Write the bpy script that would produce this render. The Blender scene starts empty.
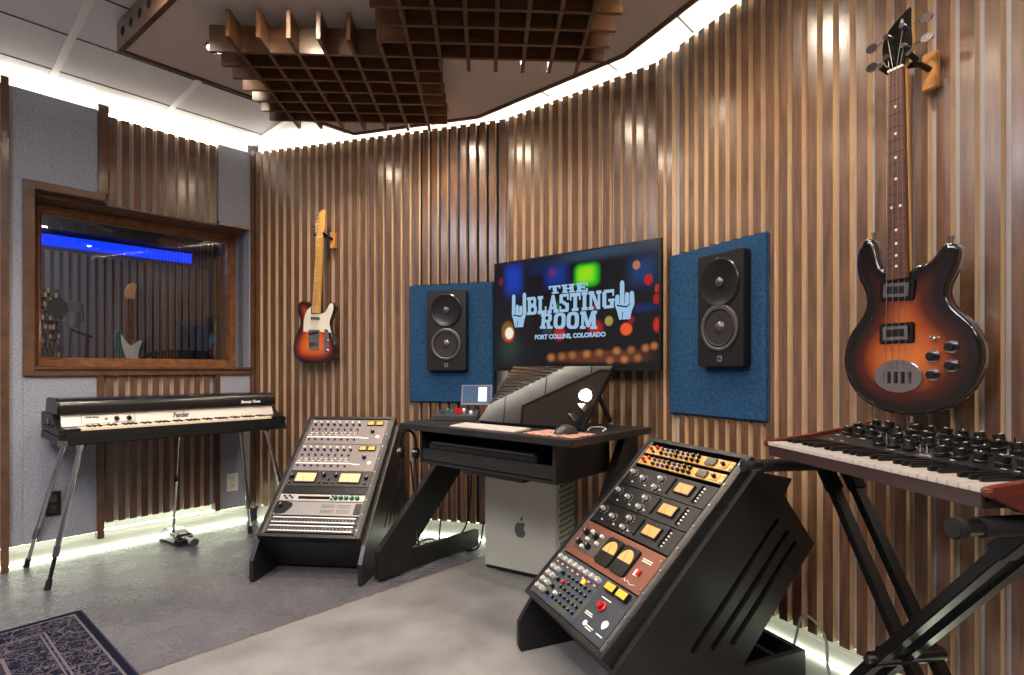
import bpy, bmesh, math, random
from mathutils import Vector, Matrix
random.seed(7)
PI = math.pi
C = bpy.context.scene.collection
SC = bpy.context.scene
# ---------------------------------------------------------------- camera
F, H, H0 = 550.0, 1.115, 369.0
cam = bpy.data.cameras.new('camera'); cam.sensor_width = 36; cam.lens = F / 1024 * 36
cam.shift_y = (H0 - 337.5) / 1024
co = bpy.data.objects.new('camera', cam); C.objects.link(co)
co.location = (0, 0, H); co.rotation_euler = (PI / 2, 0, 0)
SC.camera = co
SC.view_settings.view_transform = 'Standard'; SC.view_settings.look = 'None'
SC.view_settings.gamma = 1; SC.view_settings.use_curve_mapping = False
SC.view_settings.exposure = 0.5

# ---------------------------------------------------------------- frames and measuring
class Fr:
    """a place in the room: x along, y away from the viewer, z up (or up a leaning face)"""
    def __init__(s, X, Y, Z=0, yaw=0, lean=0):
        s.o = Vector((X, Y, Z)); s.yaw = yaw; s.lean = lean
        s.R = Matrix.Rotation(yaw, 3, 'Z') @ Matrix.Rotation(-lean, 3, 'X')
    def uv(s, px, py, y=0):
        c = Vector((0, 0, H)); d = Vector(((px - 512) / F, 1, (H0 - py) / F))
        ey = s.R.col[1]
        t = ((s.o - c).dot(ey) + y) / d.dot(ey)
        p = s.R.transposed() @ (c + t * d - s.o)
        return p.x, p.z
    def w(s, x, y=0, z=0):
        return s.o + s.R @ Vector((x, y, z))
def crop(fr, pts, x0, y0, k, y=0):
    return [fr.uv(x0 + a / k, y0 + b / k, y) for a, b in pts]

# ---------------------------------------------------------------- materials
def lin(c):
    return tuple(((v / 255) / 12.92 if v / 255 <= .04045 else ((v / 255 + .055) / 1.055) ** 2.4) for v in c) + (1,)
MATS = {}
def mat(name, rgb, rough=.5, metal=0, coat=0, spec=.5, emit=None, es=0, noise=None, bump=None, trans=0, ior=1.45, grain=None):
    if name in MATS: return MATS[name]
    m = bpy.data.materials.new(name); m.use_nodes = True
    nt = m.node_tree; b = nt.nodes['Principled BSDF']
    b.inputs['Base Color'].default_value = lin(rgb); b.inputs['Roughness'].default_value = rough
    b.inputs['Metallic'].default_value = metal; b.inputs['Coat Weight'].default_value = coat
    b.inputs['Coat Roughness'].default_value = .16
    b.inputs['Specular IOR Level'].default_value = spec; b.inputs['IOR'].default_value = ior
    b.inputs['Transmission Weight'].default_value = trans
    if emit: b.inputs['Emission Color'].default_value = lin(emit); b.inputs['Emission Strength'].default_value = es
    N = nt.nodes.new; L = nt.links.new
    if noise or bump or grain: tc = N('ShaderNodeTexCoord')
    if noise:                                   # (scale, rgb2, amount, (sx,sy,sz))
        sc, rgb2, lo, hi, st = noise
        mp = N('ShaderNodeMapping'); mp.inputs['Scale'].default_value = st; L(tc.outputs['Object'], mp.inputs[0])
        n = N('ShaderNodeTexNoise'); n.inputs['Scale'].default_value = sc; n.inputs['Detail'].default_value = 5
        L(mp.outputs[0], n.inputs['Vector'])
        r = N('ShaderNodeMapRange'); r.inputs[1].default_value = lo; r.inputs[2].default_value = hi
        L(n.outputs[0], r.inputs[0])
        x = N('ShaderNodeMix'); x.data_type = 'RGBA'; x.inputs[6].default_value = lin(rgb); x.inputs[7].default_value = lin(rgb2)
        L(r.outputs[0], x.inputs[0]); L(x.outputs[2], b.inputs['Base Color'])
    if bump:                                    # (scale, strength, distance, stretch)
        sc, st, di, sv = bump
        mp = N('ShaderNodeMapping'); mp.inputs['Scale'].default_value = sv; L(tc.outputs['Object'], mp.inputs[0])
        n = N('ShaderNodeTexNoise'); n.inputs['Scale'].default_value = sc; n.inputs['Detail'].default_value = 3
        L(mp.outputs[0], n.inputs['Vector'])
        u = N('ShaderNodeBump'); u.inputs['Strength'].default_value = st; u.inputs['Distance'].default_value = di
        L(n.outputs[0], u.inputs['Height']); L(u.outputs[0], b.inputs['Normal'])
    MATS[name] = m; return m
def emis(name, rgb, s):
    m = bpy.data.materials.new(name); m.use_nodes = True; nt = m.node_tree; nt.nodes.clear()
    e = nt.nodes.new('ShaderNodeEmission'); o = nt.nodes.new('ShaderNodeOutputMaterial')
    e.inputs[0].default_value = lin(rgb); e.inputs[1].default_value = s; nt.links.new(e.outputs[0], o.inputs[0]); return m

slat_m = mat('stained_walnut', (112, 80, 60), .32, coat=1, noise=(6, (80, 56, 42), .35, .65, (9, 9, .9)), bump=(40, .06, .002, (6, 6, .3)))
slat_m.node_tree.nodes['Principled BSDF'].inputs['Coat Roughness'].default_value = .21
raw_m = mat('raw_wood_edge', (232, 206, 172), .5, noise=(8, (212, 180, 140), .3, .7, (6, 6, 1)))
trim_m = mat('walnut_trim', (104, 72, 52), .28, coat=.6, noise=(5, (76, 52, 37), .3, .7, (3, 3, 3)))
fin_m = mat('diffuser_wood', (102, 70, 46), .34, coat=.15, noise=(7, (72, 48, 32), .3, .7, (1, 6, 6)))
grey_f = mat('grey_fabric', (158, 160, 168), .9, spec=.2, noise=(90, (134, 137, 146), .35, .65, (1, 1, 1)), bump=(260, .5, .002, (1, 1, 1)))
backing_m = mat('slat_backing', (168, 166, 170), .9, spec=.2)
navy_m = mat('navy_backing', (34, 46, 66), .9, spec=.2)
blue_f = mat('blue_fabric', (38, 76, 112), .9, spec=.2, noise=(110, (26, 54, 86), .35, .65, (1, 1, 1)), bump=(260, .6, .002, (1, 1, 1)))
cloud_f = mat('taupe_fabric', (206, 195, 186), .9, spec=.15, noise=(120, (184, 174, 166), .3, .7, (1, 1, 1)))
white_w = mat('white_wall', (218, 216, 210), .6)
tile_m = mat('ceiling_tile', (226, 226, 230), .9, noise=(150, (204, 204, 210), .35, .65, (1, 1, 1)))
tee_m = mat('ceiling_tee', (228, 228, 230), .4)
seam_m = mat('ceiling_seam', (60, 60, 66), .6)
dark_w = mat('dark_room_wall', (70, 70, 78), .8)
blk = mat('black_plastic', (16, 16, 18), .35)
blk_m = mat('black_metal', (14, 14, 16), .32, metal=.0, coat=.2)
blk_wood = mat('black_stained_wood', (26, 25, 26), .38, noise=(5, (38, 37, 38), .35, .7, (1, 1, 14)), bump=(6, .35, .001, (1, 1, 18)))
blk_wood2 = mat('black_stained_board', (26, 25, 27), .38, noise=(5, (40, 38, 40), .35, .7, (14, 1, 1)), bump=(6, .3, .001, (18, 1, 1)))
tolex = mat('black_tolex', (14, 14, 15), .45, bump=(220, .5, .001, (1, 1, 1)))
gloss_blk = mat('gloss_black', (8, 8, 9), .06, coat=1)
rubber = mat('rubber', (18, 18, 18), .7)
chrome = mat('chrome', (205, 205, 208), .14, metal=1)
dkchrome = mat('worn_chrome', (150, 150, 152), .3, metal=1)
alu = mat('brushed_aluminium', (206, 206, 206), .35, metal=.35)
silver = mat('silver_paint', (140, 136, 136), .4, metal=.3)
silver2 = mat('grey_panel', (122, 115, 114), .45, metal=.2)
white_p = mat('white_plastic', (225, 223, 218), .35)
ivory = mat('ivory_keys', (222, 205, 180), .35)
keyw = mat('white_keys', (178, 171, 166), .25)
red_p = mat('red_plastic', (170, 22, 24), .3)
blue_p = mat('blue_plastic', (36, 60, 110), .3)
green_p = mat('green_plastic', (14, 92, 80), .3)
gold = mat('gold_panel', (196, 148, 76), .35, metal=.2)
brown_p = mat('copper_brown_panel', (116, 70, 56), .45, metal=.1)
slate_p = mat('slate_panel', (50, 55, 64), .45)
olive_p = mat('olive_panel', (110, 116, 84), .5)
maple = mat('maple', (222, 176, 98), .3, coat=.5, noise=(10, (206, 155, 78), .3, .7, (4, 4, 1)))
rosew = mat('rosewood', (98, 58, 44), .35, noise=(12, (70, 40, 30), .3, .7, (4, 4, 1)))
redwood = mat('red_wood', (104, 36, 22), .3, coat=.4, noise=(10, (62, 20, 13), .3, .7, (1, 1, 14)))
cream = mat('cream_plastic', (222, 216, 196), .3)
meter_m = mat('meter_face', (216, 180, 138), .4, emit=(235, 180, 120), es=.15)
meter_w = mat('warm_meter_face', (196, 138, 84), .4, emit=(235, 140, 70), es=.25)
yel_btn = mat('yellow_button', (206, 160, 52), .4, emit=(240, 180, 50), es=.15)
orange_l = mat('orange_lamp', (245, 150, 50), .4, emit=(255, 150, 40), es=.8)
towelpad = mat('mouse_pad', (190, 140, 120), .8, noise=(60, (90, 60, 60), .45, .6, (1, 1, 1)))
cone_m = mat('speaker_cone', (46, 44, 45), .28)
wave_m = mat('waveguide', (24, 23, 24), .25)

def glass_mat():
    m = bpy.data.materials.new('window_glass'); m.use_nodes = True; nt = m.node_tree; nt.nodes.clear()
    o = nt.nodes.new('ShaderNodeOutputMaterial'); t = nt.nodes.new('ShaderNodeBsdfTransparent'); g = nt.nodes.new('ShaderNodeBsdfGlossy')
    g.inputs['Roughness'].default_value = .01; t.inputs[0].default_value = (.92, .93, .95, 1)
    f = nt.nodes.new('ShaderNodeFresnel'); f.inputs[0].default_value = 1.5
    a = nt.nodes.new('ShaderNodeMath'); a.operation = 'MULTIPLY'; a.inputs[1].default_value = 1.6
    x = nt.nodes.new('ShaderNodeMixShader'); L = nt.links.new
    L(f.outputs[0], a.inputs[0]); L(a.outputs[0], x.inputs[0]); L(t.outputs[0], x.inputs[1]); L(g.outputs[0], x.inputs[2]); L(x.outputs[0], o.inputs[0])
    return m
glass = glass_mat()

# ---------------------------------------------------------------- mesh collecting
class MB:
    def __init__(s): s.v = []; s.f = []; s.mi = []
    def add(s, vs, fs, mi=0):
        k = len(s.v); s.v += [tuple(v) for v in vs]
        for f in fs: s.f.append([i + k for i in f]); s.mi.append(mi)
    def box(s, x0, x1, y0, y1, z0, z1, mi=0):
        v = [(x, y, z) for x in (x0, x1) for y in (y0, y1) for z in (z0, z1)]
        s.add(v, [(0, 1, 3, 2), (4, 6, 7, 5), (0, 4, 5, 1), (2, 3, 7, 6), (0, 2, 6, 4), (1, 5, 7, 3)], mi); return s
    def slat(s, x0, x1, y0, y1, z0, z1):       # front stained (0), sides raw (1)
        v = [(x, y, z) for x in (x0, x1) for y in (y0, y1) for z in (z0, z1)]
        s.add(v, [(0, 4, 5, 1)], 0); s.add(v, [(0, 1, 3, 2), (4, 6, 7, 5), (2, 3, 7, 6), (0, 2, 6, 4), (1, 5, 7, 3)], 1); return s
    def cyl(s, p, q, r, r2=None, n=16, mi=0):
        p = Vector(p); q = Vector(q); r2 = r if r2 is None else r2
        d = (q - p).normalized(); a = d.orthogonal().normalized(); b = d.cross(a)
        v = []
        for c, rr in ((p, r), (q, r2)):
            for i in range(n): v.append(c + rr * (math.cos(2 * PI * i / n) * a + math.sin(2 * PI * i / n) * b))
        s.add(v, [(i, (i + 1) % n, n + (i + 1) % n, n + i) for i in range(n)] + [tuple(range(n - 1, -1, -1)), tuple(range(n, 2 * n))], mi); return s
    def tube(s, pts, r, n=8, mi=0, close=False):
        pts = [Vector(p) for p in pts]; rings = []; a = None
        for i, p in enumerate(pts):
            d = ((pts[min(i + 1, len(pts) - 1)] - pts[max(i - 1, 0)])).normalized()
            a = d.orthogonal().normalized() if a is None else (a - a.dot(d) * d).normalized()
            b = d.cross(a); rr = r[i] if isinstance(r, (list, tuple)) else r
            rings.append([p + rr * (math.cos(2 * PI * j / n) * a + math.sin(2 * PI * j / n) * b) for j in range(n)])
        v = [x for g in rings for x in g]; f = []
        for i in range(len(pts) - 1):
            for j in range(n): f.append((i * n + j, i * n + (j + 1) % n, (i + 1) * n + (j + 1) % n, (i + 1) * n + j))
        f += [tuple(range(n - 1, -1, -1)), tuple(range((len(pts) - 1) * n, len(pts) * n))]
        s.add(v, f, mi); return s
    def bar(s, p, q, w, t, up=(0, 0, 1), mi=0):    # rectangular bar, w across, t along up
        p = Vector(p); q = Vector(q); d = (q - p).normalized(); a = d.cross(Vector(up)).normalized(); b = a.cross(d)
        v = [c + i * a * w / 2 + j * b * t / 2 for c in (p, q) for i, j in ((-1, -1), (1, -1), (1, 1), (-1, 1))]
        s.add(v, [(0, 1, 2, 3), (7, 6, 5, 4), (0, 4, 5, 1), (1, 5, 6, 2), (2, 6, 7, 3), (3, 7, 4, 0)], mi); return s
    def prism(s, pts, a, b, ax='y', mi=0, mi2=None):
        f3 = {'y': lambda u, w, t: (u, t, w), 'x': lambda u, w, t: (t, u, w), 'z': lambda u, w, t: (u, w, t)}[ax]
        n = len(pts); v = [f3(u, w, a) for u, w in pts] + [f3(u, w, b) for u, w in pts]
        s.add(v, [tuple(range(n)), tuple(range(2 * n - 1, n - 1, -1))], mi)
        s.add(v, [(i, (i + 1) % n, n + (i + 1) % n, n + i) for i in range(n)], mi if mi2 is None else mi2); return s
    def lathe(s, prof, c, ax='-y', n=32, mi=0, sx=1):
        v = []
        for r, h in prof:
            for i in range(n):
                t = 2 * PI * i / n; x, y = r * math.cos(t) * sx, r * math.sin(t)
                v.append((c[0] + x, c[1] - h, c[2] + y) if ax == '-y' else (c[0] + x, c[1] + y, c[2] + h))
        f = [(k * n + i, k * n + (i + 1) % n, (k + 1) * n + (i + 1) % n, (k + 1) * n + i) for k in range(len(prof) - 1) for i in range(n)]
        s.add(v, f, mi); return s
    def mesh(s, name, mats, smooth=True, bev=0):
        me = bpy.data.meshes.new(name); me.from_pydata(s.v, [], s.f)
        for m in (mats if isinstance(mats, (list, tuple)) else [mats]): me.materials.append(m)
        for p, i in zip(me.polygons, s.mi): p.material_index = i
        bm = bmesh.new(); bm.from_mesh(me)
        bmesh.ops.remove_doubles(bm, verts=bm.verts, dist=1e-6)
        bmesh.ops.recalc_face_normals(bm, faces=bm.faces)
        if bev:
            es = [e for e in bm.edges if len(e.link_faces) == 2 and e.calc_face_angle(0) > .5]
            bmesh.ops.bevel(bm, geom=es, offset=bev, segments=2, affect='EDGES', clamp_overlap=True)
        bm.to_mesh(me); bm.free()
        if smooth:
            for p in me.polygons: p.use_smooth = True
            me.set_sharp_from_angle(angle=.55)
        return me
    def obj(s, name, mats, parent=None, bev=0, smooth=True, label=None, loc=None):
        o = bpy.data.objects.new(name, s.mesh(name, mats, smooth, bev)); C.objects.link(o); o.parent = parent
        if label: o['label'] = label
        if loc: o.location = loc
        return o
def inst(name, me, parent, loc, rot=None):
    o = bpy.data.objects.new(name, me); C.objects.link(o); o.parent = parent; o.location = loc
    if rot: o.rotation_euler = rot
    return o
def thing(name, label, cat, fr=None, group=None):
    o = bpy.data.objects.new(name, None); C.objects.link(o); o.empty_display_size = .1
    if fr is not None: o.location = fr.o; o.rotation_euler = fr.R.to_euler()
    o['label'] = label; o['category'] = cat
    if group: o['group'] = group
    return o
def struct(name, fr=None, mesh=None):
    o = bpy.data.objects.new(name, mesh); C.objects.link(o); o['kind'] = 'structure'
    if fr is not None: o.location = fr.o; o.rotation_euler = fr.R.to_euler()
    return o
def text(name, body, size, m, parent, x, y, z, off=0, ext=.0004, shear=0, sx=1, align='CENTER', rotz=0, face=True, label=None):
    cu = bpy.data.curves.new(name, 'FONT'); cu.body = body; cu.size = size; cu.extrude = ext; cu.offset = off; cu.shear = shear
    cu.align_x = align; cu.align_y = 'CENTER'; cu.resolution_u = 3
    t = bpy.data.objects.new(name, cu); C.objects.link(t)
    dg = bpy.context.evaluated_depsgraph_get(); dg.update()
    me = bpy.data.meshes.new_from_object(t.evaluated_get(dg)); bpy.data.objects.remove(t)
    me.materials.clear(); me.materials.append(m)
    M = Matrix.Diagonal((sx, 1, 1, 1))
    if face: M = Matrix.Rotation(PI / 2, 4, 'X') @ M
    if rotz: M = Matrix.Rotation(rotz, 4, 'Z') @ M
    me.transform(M)
    o = bpy.data.objects.new(name, me); C.objects.link(o); o.parent = parent; o.location = (x, y, z)
    if label: o['label'] = label
    return o
def rrect(x0, x1, z0, z1, r, n=4):
    out = []
    for cx, cz, a in ((x1 - r, z1 - r, 0), (x0 + r, z1 - r, 1), (x0 + r, z0 + r, 2), (x1 - r, z0 + r, 3)):
        for i in range(n + 1):
            t = PI / 2 * (a + i / n); out.append((cx + r * math.cos(t), cz + r * math.sin(t)))
    return out
def ell(cx, cz, rx, rz, n=24): return [(cx + rx * math.cos(2 * PI * i / n), cz + rz * math.sin(2 * PI * i / n)) for i in range(n)]
def smoothpoly(pts, k=4):
    n = len(pts); out = []
    for i in range(n):
        p0, p1, p2, p3 = (Vector(pts[(i + j - 1) % n]) for j in range(4))
        for q in range(k):
            t = q / k
            out.append(tuple(.5 * ((2 * p1) + (-p0 + p2) * t + (2 * p0 - 5 * p1 + 4 * p2 - p3) * t * t + (-p0 + 3 * p1 - 3 * p2 + p3) * t ** 3)))
    return out

# ================================================================ ROOM SHELL
ZC = 2.775; ZT = 2.678; ZB = .133
FE = Fr(-1.889, 3.976, 0, .8285); FA = Fr(-1.889, 3.976, 0, -.2841)
FB = Fr(-.05, 3.44, 0, -.6838); FD = Fr(.7336, 2.801, 0, -1.1043)
LA = 1.916; LB = 1.01; LD = 2.55
dend = FD.w(LD)
# floor
def floor_mat():
    m = bpy.data.materials.new('concrete'); m.use_nodes = True; nt = m.node_tree; b = nt.nodes['Principled BSDF']; N = nt.nodes.new; L = nt.links.new
    tc = N('ShaderNodeTexCoord')
    def noise(s, d=4, v=None):
        n = N('ShaderNodeTexNoise'); n.inputs['Scale'].default_value = s; n.inputs['Detail'].default_value = d
        L(tc.outputs['Object'], n.inputs['Vector']); return n.outputs[0]
    def rng(i, a, b_, c=0, d=1):
        r = N('ShaderNodeMapRange'); r.inputs[1].default_value = a; r.inputs[2].default_value = b_; r.inputs[3].default_value = c; r.inputs[4].default_value = d
        L(i, r.inputs[0]); return r.outputs[0]
    def mixc(f, a, c):
        x = N('ShaderNodeMix'); x.data_type = 'RGBA'
        L(f, x.inputs[0])
        for s, v in ((6, a), (7, c)):
            if isinstance(v, tuple): x.inputs[s].default_value = lin(v)
            else: L(v, x.inputs[s])
        return x.outputs[2]
    def mth(op, a, c):
        x = N('ShaderNodeMath'); x.operation = op
        for s, v in ((0, a), (1, c)):
            if isinstance(v, (int, float)): x.inputs[s].default_value = v
            else: L(v, x.inputs[s])
        return x.outputs[0]
    # control joint line through two points of the slab
    dx, dy = .782, .835; ln = math.hypot(dx, dy); nx, ny = dy / ln, -dx / ln
    dt = N('ShaderNodeVectorMath'); dt.operation = 'DOT_PRODUCT'; dt.inputs[1].default_value = (nx, ny, 0)
    L(tc.outputs['Object'], dt.inputs[0])
    dist = mth('SUBTRACT', dt.outputs['Value'], nx * -1.36 + ny * 2.004)
    dist = mth('ADD', dist, mth('MULTIPLY', mth('SUBTRACT', noise(25, 2), .5), .02))
    side = rng(dist, -.004, .004)
    base = mixc(rng(noise(2.2, 6), .3, .7), (78, 77, 84), (102, 100, 106))
    base = mixc(rng(noise(30, 3), .62, .72, 0, .35), base, (150, 146, 140))
    light = mixc(rng(noise(3.5, 6), .3, .7), (104, 103, 105), (134, 132, 132))
    colr = mixc(side, base, light)
    line = rng(mth('ABSOLUTE', dist, 0), .003, .007, 1, 0)
    colr = mixc(mth('MULTIPLY', line, .95), colr, (84, 66, 50))
    L(colr, b.inputs['Base Color'])
    rg = mth('ADD', mth('MULTIPLY', side, .22), rng(noise(6, 4), .3, .7, .2, .34)); L(rg, b.inputs['Roughness'])
    b.inputs['Specular IOR Level'].default_value = .6
    bu = N('ShaderNodeBump'); bu.inputs['Strength'].default_value = .5; bu.inputs['Distance'].default_value = .004
    hh = mth('ADD', mth('MULTIPLY', mth('MULTIPLY', noise(75, 2), 1.6), mth('SUBTRACT', 1, mth('MULTIPLY', side, .85))), mth('MULTIPLY', noise(14, 2), .6))
    L(hh, bu.inputs['Height']); L(bu.outputs[0], b.inputs['Normal'])
    return m
struct('floor', None, MB().box(-5.5, 2.6, -2.6, 8.5, -.08, 0).mesh('floor', floor_mat()))
ceil = struct('ceiling', None, MB().box(-5.5, 2.6, -2.6, 8.5, ZC, ZC + .06).mesh('ceiling', tile_m))
mb = MB(); Ft = Fr(-1.889, 3.976, 0, .8285)
def lb(mb, fr, x0, x1, y0, y1, z0, z1, mi=0):       # box given in a frame, stored in room coordinates
    k = len(mb.v); mb.box(x0, x1, y0, y1, z0, z1, mi)
    for i in range(k, len(mb.v)): mb.v[i] = tuple(fr.w(*mb.v[i]))
for i in range(-7, 5): lb(mb, FE, .033 + .574 * i - .016, .033 + .574 * i + .016, -5.0, .9, ZC - .007, ZC + .001)
mb.obj('tee_bar', tee_m, ceil)
mb = MB()
for i in range(-10, 1): lb(mb, FE, -4.2, 2.2, -.145 + .46 * i - .005, -.145 + .46 * i + .005, ZC - .003, ZC + .002)
mb.obj('seam', seam_m, ceil)

led_warm = emis('led_strip_warm', (255, 246, 226), 21)
led_low = emis('led_strip_low', (246, 255, 226), 6); led_dim = emis('led_strip_dim', (246, 255, 226), 3)
DW = .10      # drywall stands this far behind the slat faces
def wallbase(name, fr, x0, x1, holes=None):
    mb = MB()
    if holes:
        hx0, hx1, hz0, hz1 = holes
        mb.box(x0, hx0, DW, DW + .1, 0, ZC); mb.box(hx1, x1, DW, DW + .1, 0, ZC)
        mb.box(hx0, hx1, DW, DW + .1, 0, hz0); mb.box(hx0, hx1, DW, DW + .1, hz1, ZC)
    else: mb.box(x0, x1, DW, DW + .1, 0, ZC)
    o = struct(name, fr, mb.mesh(name, white_w)); return o
def leds(o, x0, x1, low=led_low, top=True, floor=None):
    if floor: MB().box(x0, x1, DW - .030, DW - .018, .004, .012).obj('light_strip', floor, o, label='glowing strip along the foot of the wall')
    if top: MB().box(x0, x1, .045, .062, ZT + .004, ZT + .012).obj('light_strip', led_warm, o, label='glowing strip along the top of the slats')
    if low: MB().box(x0, x1, .05, .065, ZB - .012, ZB - .004).obj('light_strip', low, o, label='glowing strip under the slats')
def slats(o, x0, x1, z0, z1, pitch=.0605, w=.037, ph=0, t=.028, back=backing_m, zb=None, name='slat_cladding'):
    mb = MB(); x = x0 + ph
    while x + w <= x1 + 1e-4:
        mb.slat(x, x + w, 0, t, z0, z1); x += pitch
    mb.obj(name, [slat_m, raw_m], o, smooth=False)
    MB().box(x0, x1, t, .06, z0, z1).obj('backing', back, o, smooth=False)
def base_b(name, fr, x0, x1):
    mb = MB().box(x0, x1, DW - .014, DW, 0, .075).box(x0, x1, DW - .009, DW, .075, .085)
    return struct(name, fr, mb.mesh(name, white_w))

# ---- rear wall (A)
wA = wallbase('wall_rear', FA, -.02, LA + .03)
ap = 1.284
PA = .0657
slats(wA, .035, 1.284, ZB, ZT, PA, .041, ph=.0078)
slats(wA, 1.284, LA + .012, 1.665, ZT, PA, .041, ph=.0073, back=navy_m); slats(wA, 1.284, LA + .012, ZB, .895, PA, .041, ph=.0073, back=navy_m)
MB().box(.0, .035, -.004, .06, ZB - .02, ZT + .01).obj('corner_post', trim_m, wA)
leds(wA, .0, LA, led_dim, floor=led_low)
base_b('baseboard_rear', FA, -.02, LA + .03)
# ---- centre wall (B) behind the television
wB = wallbase('wall_centre', FB, -.03, LB + .04)
PB = (FB.uv(636.5, 369)[0] - FB.uv(517, 369)[0]) / 12
slats(wB, .0, LB + .01, ZB, ZT, PB, PB * .61, ph=FB.uv(517, 369)[0] % PB)
leds(wB, .0, LB, led_dim, floor=led_low)
base_b('baseboard_centre', FB, -.03, LB + .04)
# ---- right wall (D)
wD = wallbase('wall_right', FD, -.04, LD)
slats(wD, .005, .142, ZB, ZT, ph=.0125)
slats(wD, .142, .648, 1.673, ZT, ph=.0225); slats(wD, .142, .648, ZB, .895, ph=.0225)
MB().box(.648, .694, .028, .06, ZB, ZT).obj('backing', backing_m, wD)
slats(wD, .694, LD, ZB, ZT, ph=.015)
MB().slat(.6485, .688, 0, .028, ZB, ZT).obj('edge_slat', [slat_m, raw_m], wD, smooth=False)
leds(wD, .0, LD, led_dim, floor=led_low)
base_b('baseboard_right', FD, -.04, LD)
# ---- left wall (E) with the studio window
WX0, WX1, WZ0, WZ1 = -1.188, -.012, 1.13, 2.12
wE = wallbase('wall_left', FE, -2.2, .02, (WX0 - .05, WX1 + .0, WZ0 - .05, WZ1 + .05))
def fab(x0, x1, z0, z1): MB().box(x0, x1, 0, .06, z0, z1).obj('fabric_panel', grey_f, wE, bev=.003)
fab(-1.297, -.897, WZ1 + .055, ZT); fab(-1.297, -1.238, ZB - .0, WZ1 + .055)
fab(-1.238, -.902, ZB, 1.077); fab(-.218, -.003, WZ1 + .02, ZT); fab(-.21, -.003, ZB, 1.077)
fab(-2.2, -1.33, ZB, ZT)
MB().box(-1.33, -1.297, -.03, .06, ZB - .13, ZT + .03).obj('edge_post', trim_m, wE, bev=.002)
MB().box(-.897, -.845, -.012, .06, WZ1 + .055, ZT + .035).obj('post', trim_m, wE, bev=.002)
MB().box(-.902, -.868, -.012, .06, .09, 1.077).obj('post', trim_m, wE, bev=.002)
MB().box(-.243, -.21, -.012, .06, ZB, 1.077).obj('post', trim_m, wE, bev=.002)
slats(wE, -.845, -.218, WZ1, ZT - .02, pitch=.0627, w=.040, ph=.004)
slats(wE, -.868, -.243, .18, 1.077, pitch=.0605, w=.037, ph=.012)
leds(wE, -2.2, -.0, led_low, floor=led_low)
base_b('baseboard_left', FE, -2.2, .02)
# window: deep box frame, inner sash frame, glass
w1 = struct('window_1', FE)
mb = MB()
mb.box(WX0 - .05, WX0, -.018, .06, 1.077, WZ1 + .055)                       # left casing
mb.box(WX0, -.862, -.018, .06, WZ1 + .01, WZ1 + .055)                        # head casing beside the post
mb.box(-.218, WX1 + .008, -.012, .06, WZ1 - .005, WZ1 + .02)
mb.box(WX0, WX1 + .004, -.018, .06, 1.077, 1.112)                            # bottom casing
mb.obj('casing', trim_m, w1, bev=.002)
RC = .25
mb = MB().box(WX0 - .0, WX1, .06, RC + .06, WZ1 - .01, WZ1 + .01)
mb.obj('soffit_board', trim_m, w1)
MB().box(WX0 - .012, WX0, .06, RC + .06, 1.112, WZ1).obj('reveal', trim_m, w1)
MB().box(WX1, WX1 + .012, -.0, RC + .06, 1.112, WZ1).obj('reveal', grey_f, w1, label='grey fabric reveal')
MB().box(WX0, WX1, -.03, RC + .06, 1.112, 1.128).obj('window_sill', trim_m, w1, bev=.002)
mb = MB()
fx0, fx1, fz0, fz1 = WX0 + .002, WX1 - .0, 1.128, WZ1 - .012
def ring(mb, x0, x1, z0, z1, t, y0, y1, mi=0):
    mb.box(x0, x0 + t, y0, y1, z0, z1, mi); mb.box(x1 - t, x1, y0, y1, z0, z1, mi)
    mb.box(x0 + t, x1 - t, y0, y1, z0, z0 + t, mi); mb.box(x0 + t, x1 - t, y0, y1, z1 - t, z1, mi)
ring(mb, fx0, fx1, fz0, fz1, .045, RC - .01, RC + .04)
ring(mb, fx0 + .045, fx1 - .045, fz0 + .045, fz1 - .045, .012, RC + .005, RC + .035)
mb.obj('window_frame', mat('sash_wood', (146, 96, 58), .3, coat=.5, noise=(6, (108, 68, 42), .3, .7, (4, 4, 4))), w1, bev=.002)
MB().box(fx0 + .05, fx1 - .05, RC + .018, RC + .024, fz0 + .05, fz1 - .05).obj('glass_pane', glass, w1)

# closing walls behind the viewer
lend = FE.w(-2.2); 
bw = MB()
bw.box(-5.5, 2.6, -2.6, -2.5, 0, ZC); o = struct('wall_back', None, bw.mesh('wall_back', mat('back_wall_fabric', (120, 112, 108), .9)))
o = struct('wall_far_left', None, MB().box(lend.x - .3, lend.x - .2, -2.5, lend.y + .1, 0, ZC).mesh('wall_far_left', MATS['back_wall_fabric']))
o = struct('wall_far_right', None, MB().box(dend.x + .02, dend.x + .12, -2.5, dend.y + .3, 0, ZC).mesh('wall_far_right', MATS['back_wall_fabric']))

# ================================================================ BOOTH behind the window
FBo = FE
bz = struct('wall_booth_rear', FE, MB().box(-3.2, .75, 2.6, 2.7, 0, ZC).mesh('wall_booth_rear', dark_w))
mb = MB(); x = -2.05
while x < .6:
    mb.slat(x, x + .04, 2.55, 2.58, .1, 2.22); x += .068
mb.obj('slat_cladding', [mat('booth_slat', (92, 84, 88), .4), mat('booth_slat_side', (120, 112, 120), .5)], bz, smooth=False)
bx = FE.uv(192, 260, 2.58)[0]; MB().box(-3.2, bx, 2.585, 2.6, 2.27, 2.375).obj('light_strip', emis('blue_cove_light', (16, 60, 255), 1.0), bz, label='blue glowing cove band')
MB().box(-3.2, .6, 2.44, 2.6, 2.40, 2.52).obj('cove_shelf', mat('booth_dark', (24, 22, 24), .6), bz)
br = struct('wall_booth_right', FE, MB().box(.65, .75, .21, 2.6, 0, ZC).mesh('wall_booth_right', dark_w))
mb = MB(); y = .5
while y < 2.5:
    mb.box(.62, .65, y, y + .07, .1, 2.35); y += .13
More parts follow.
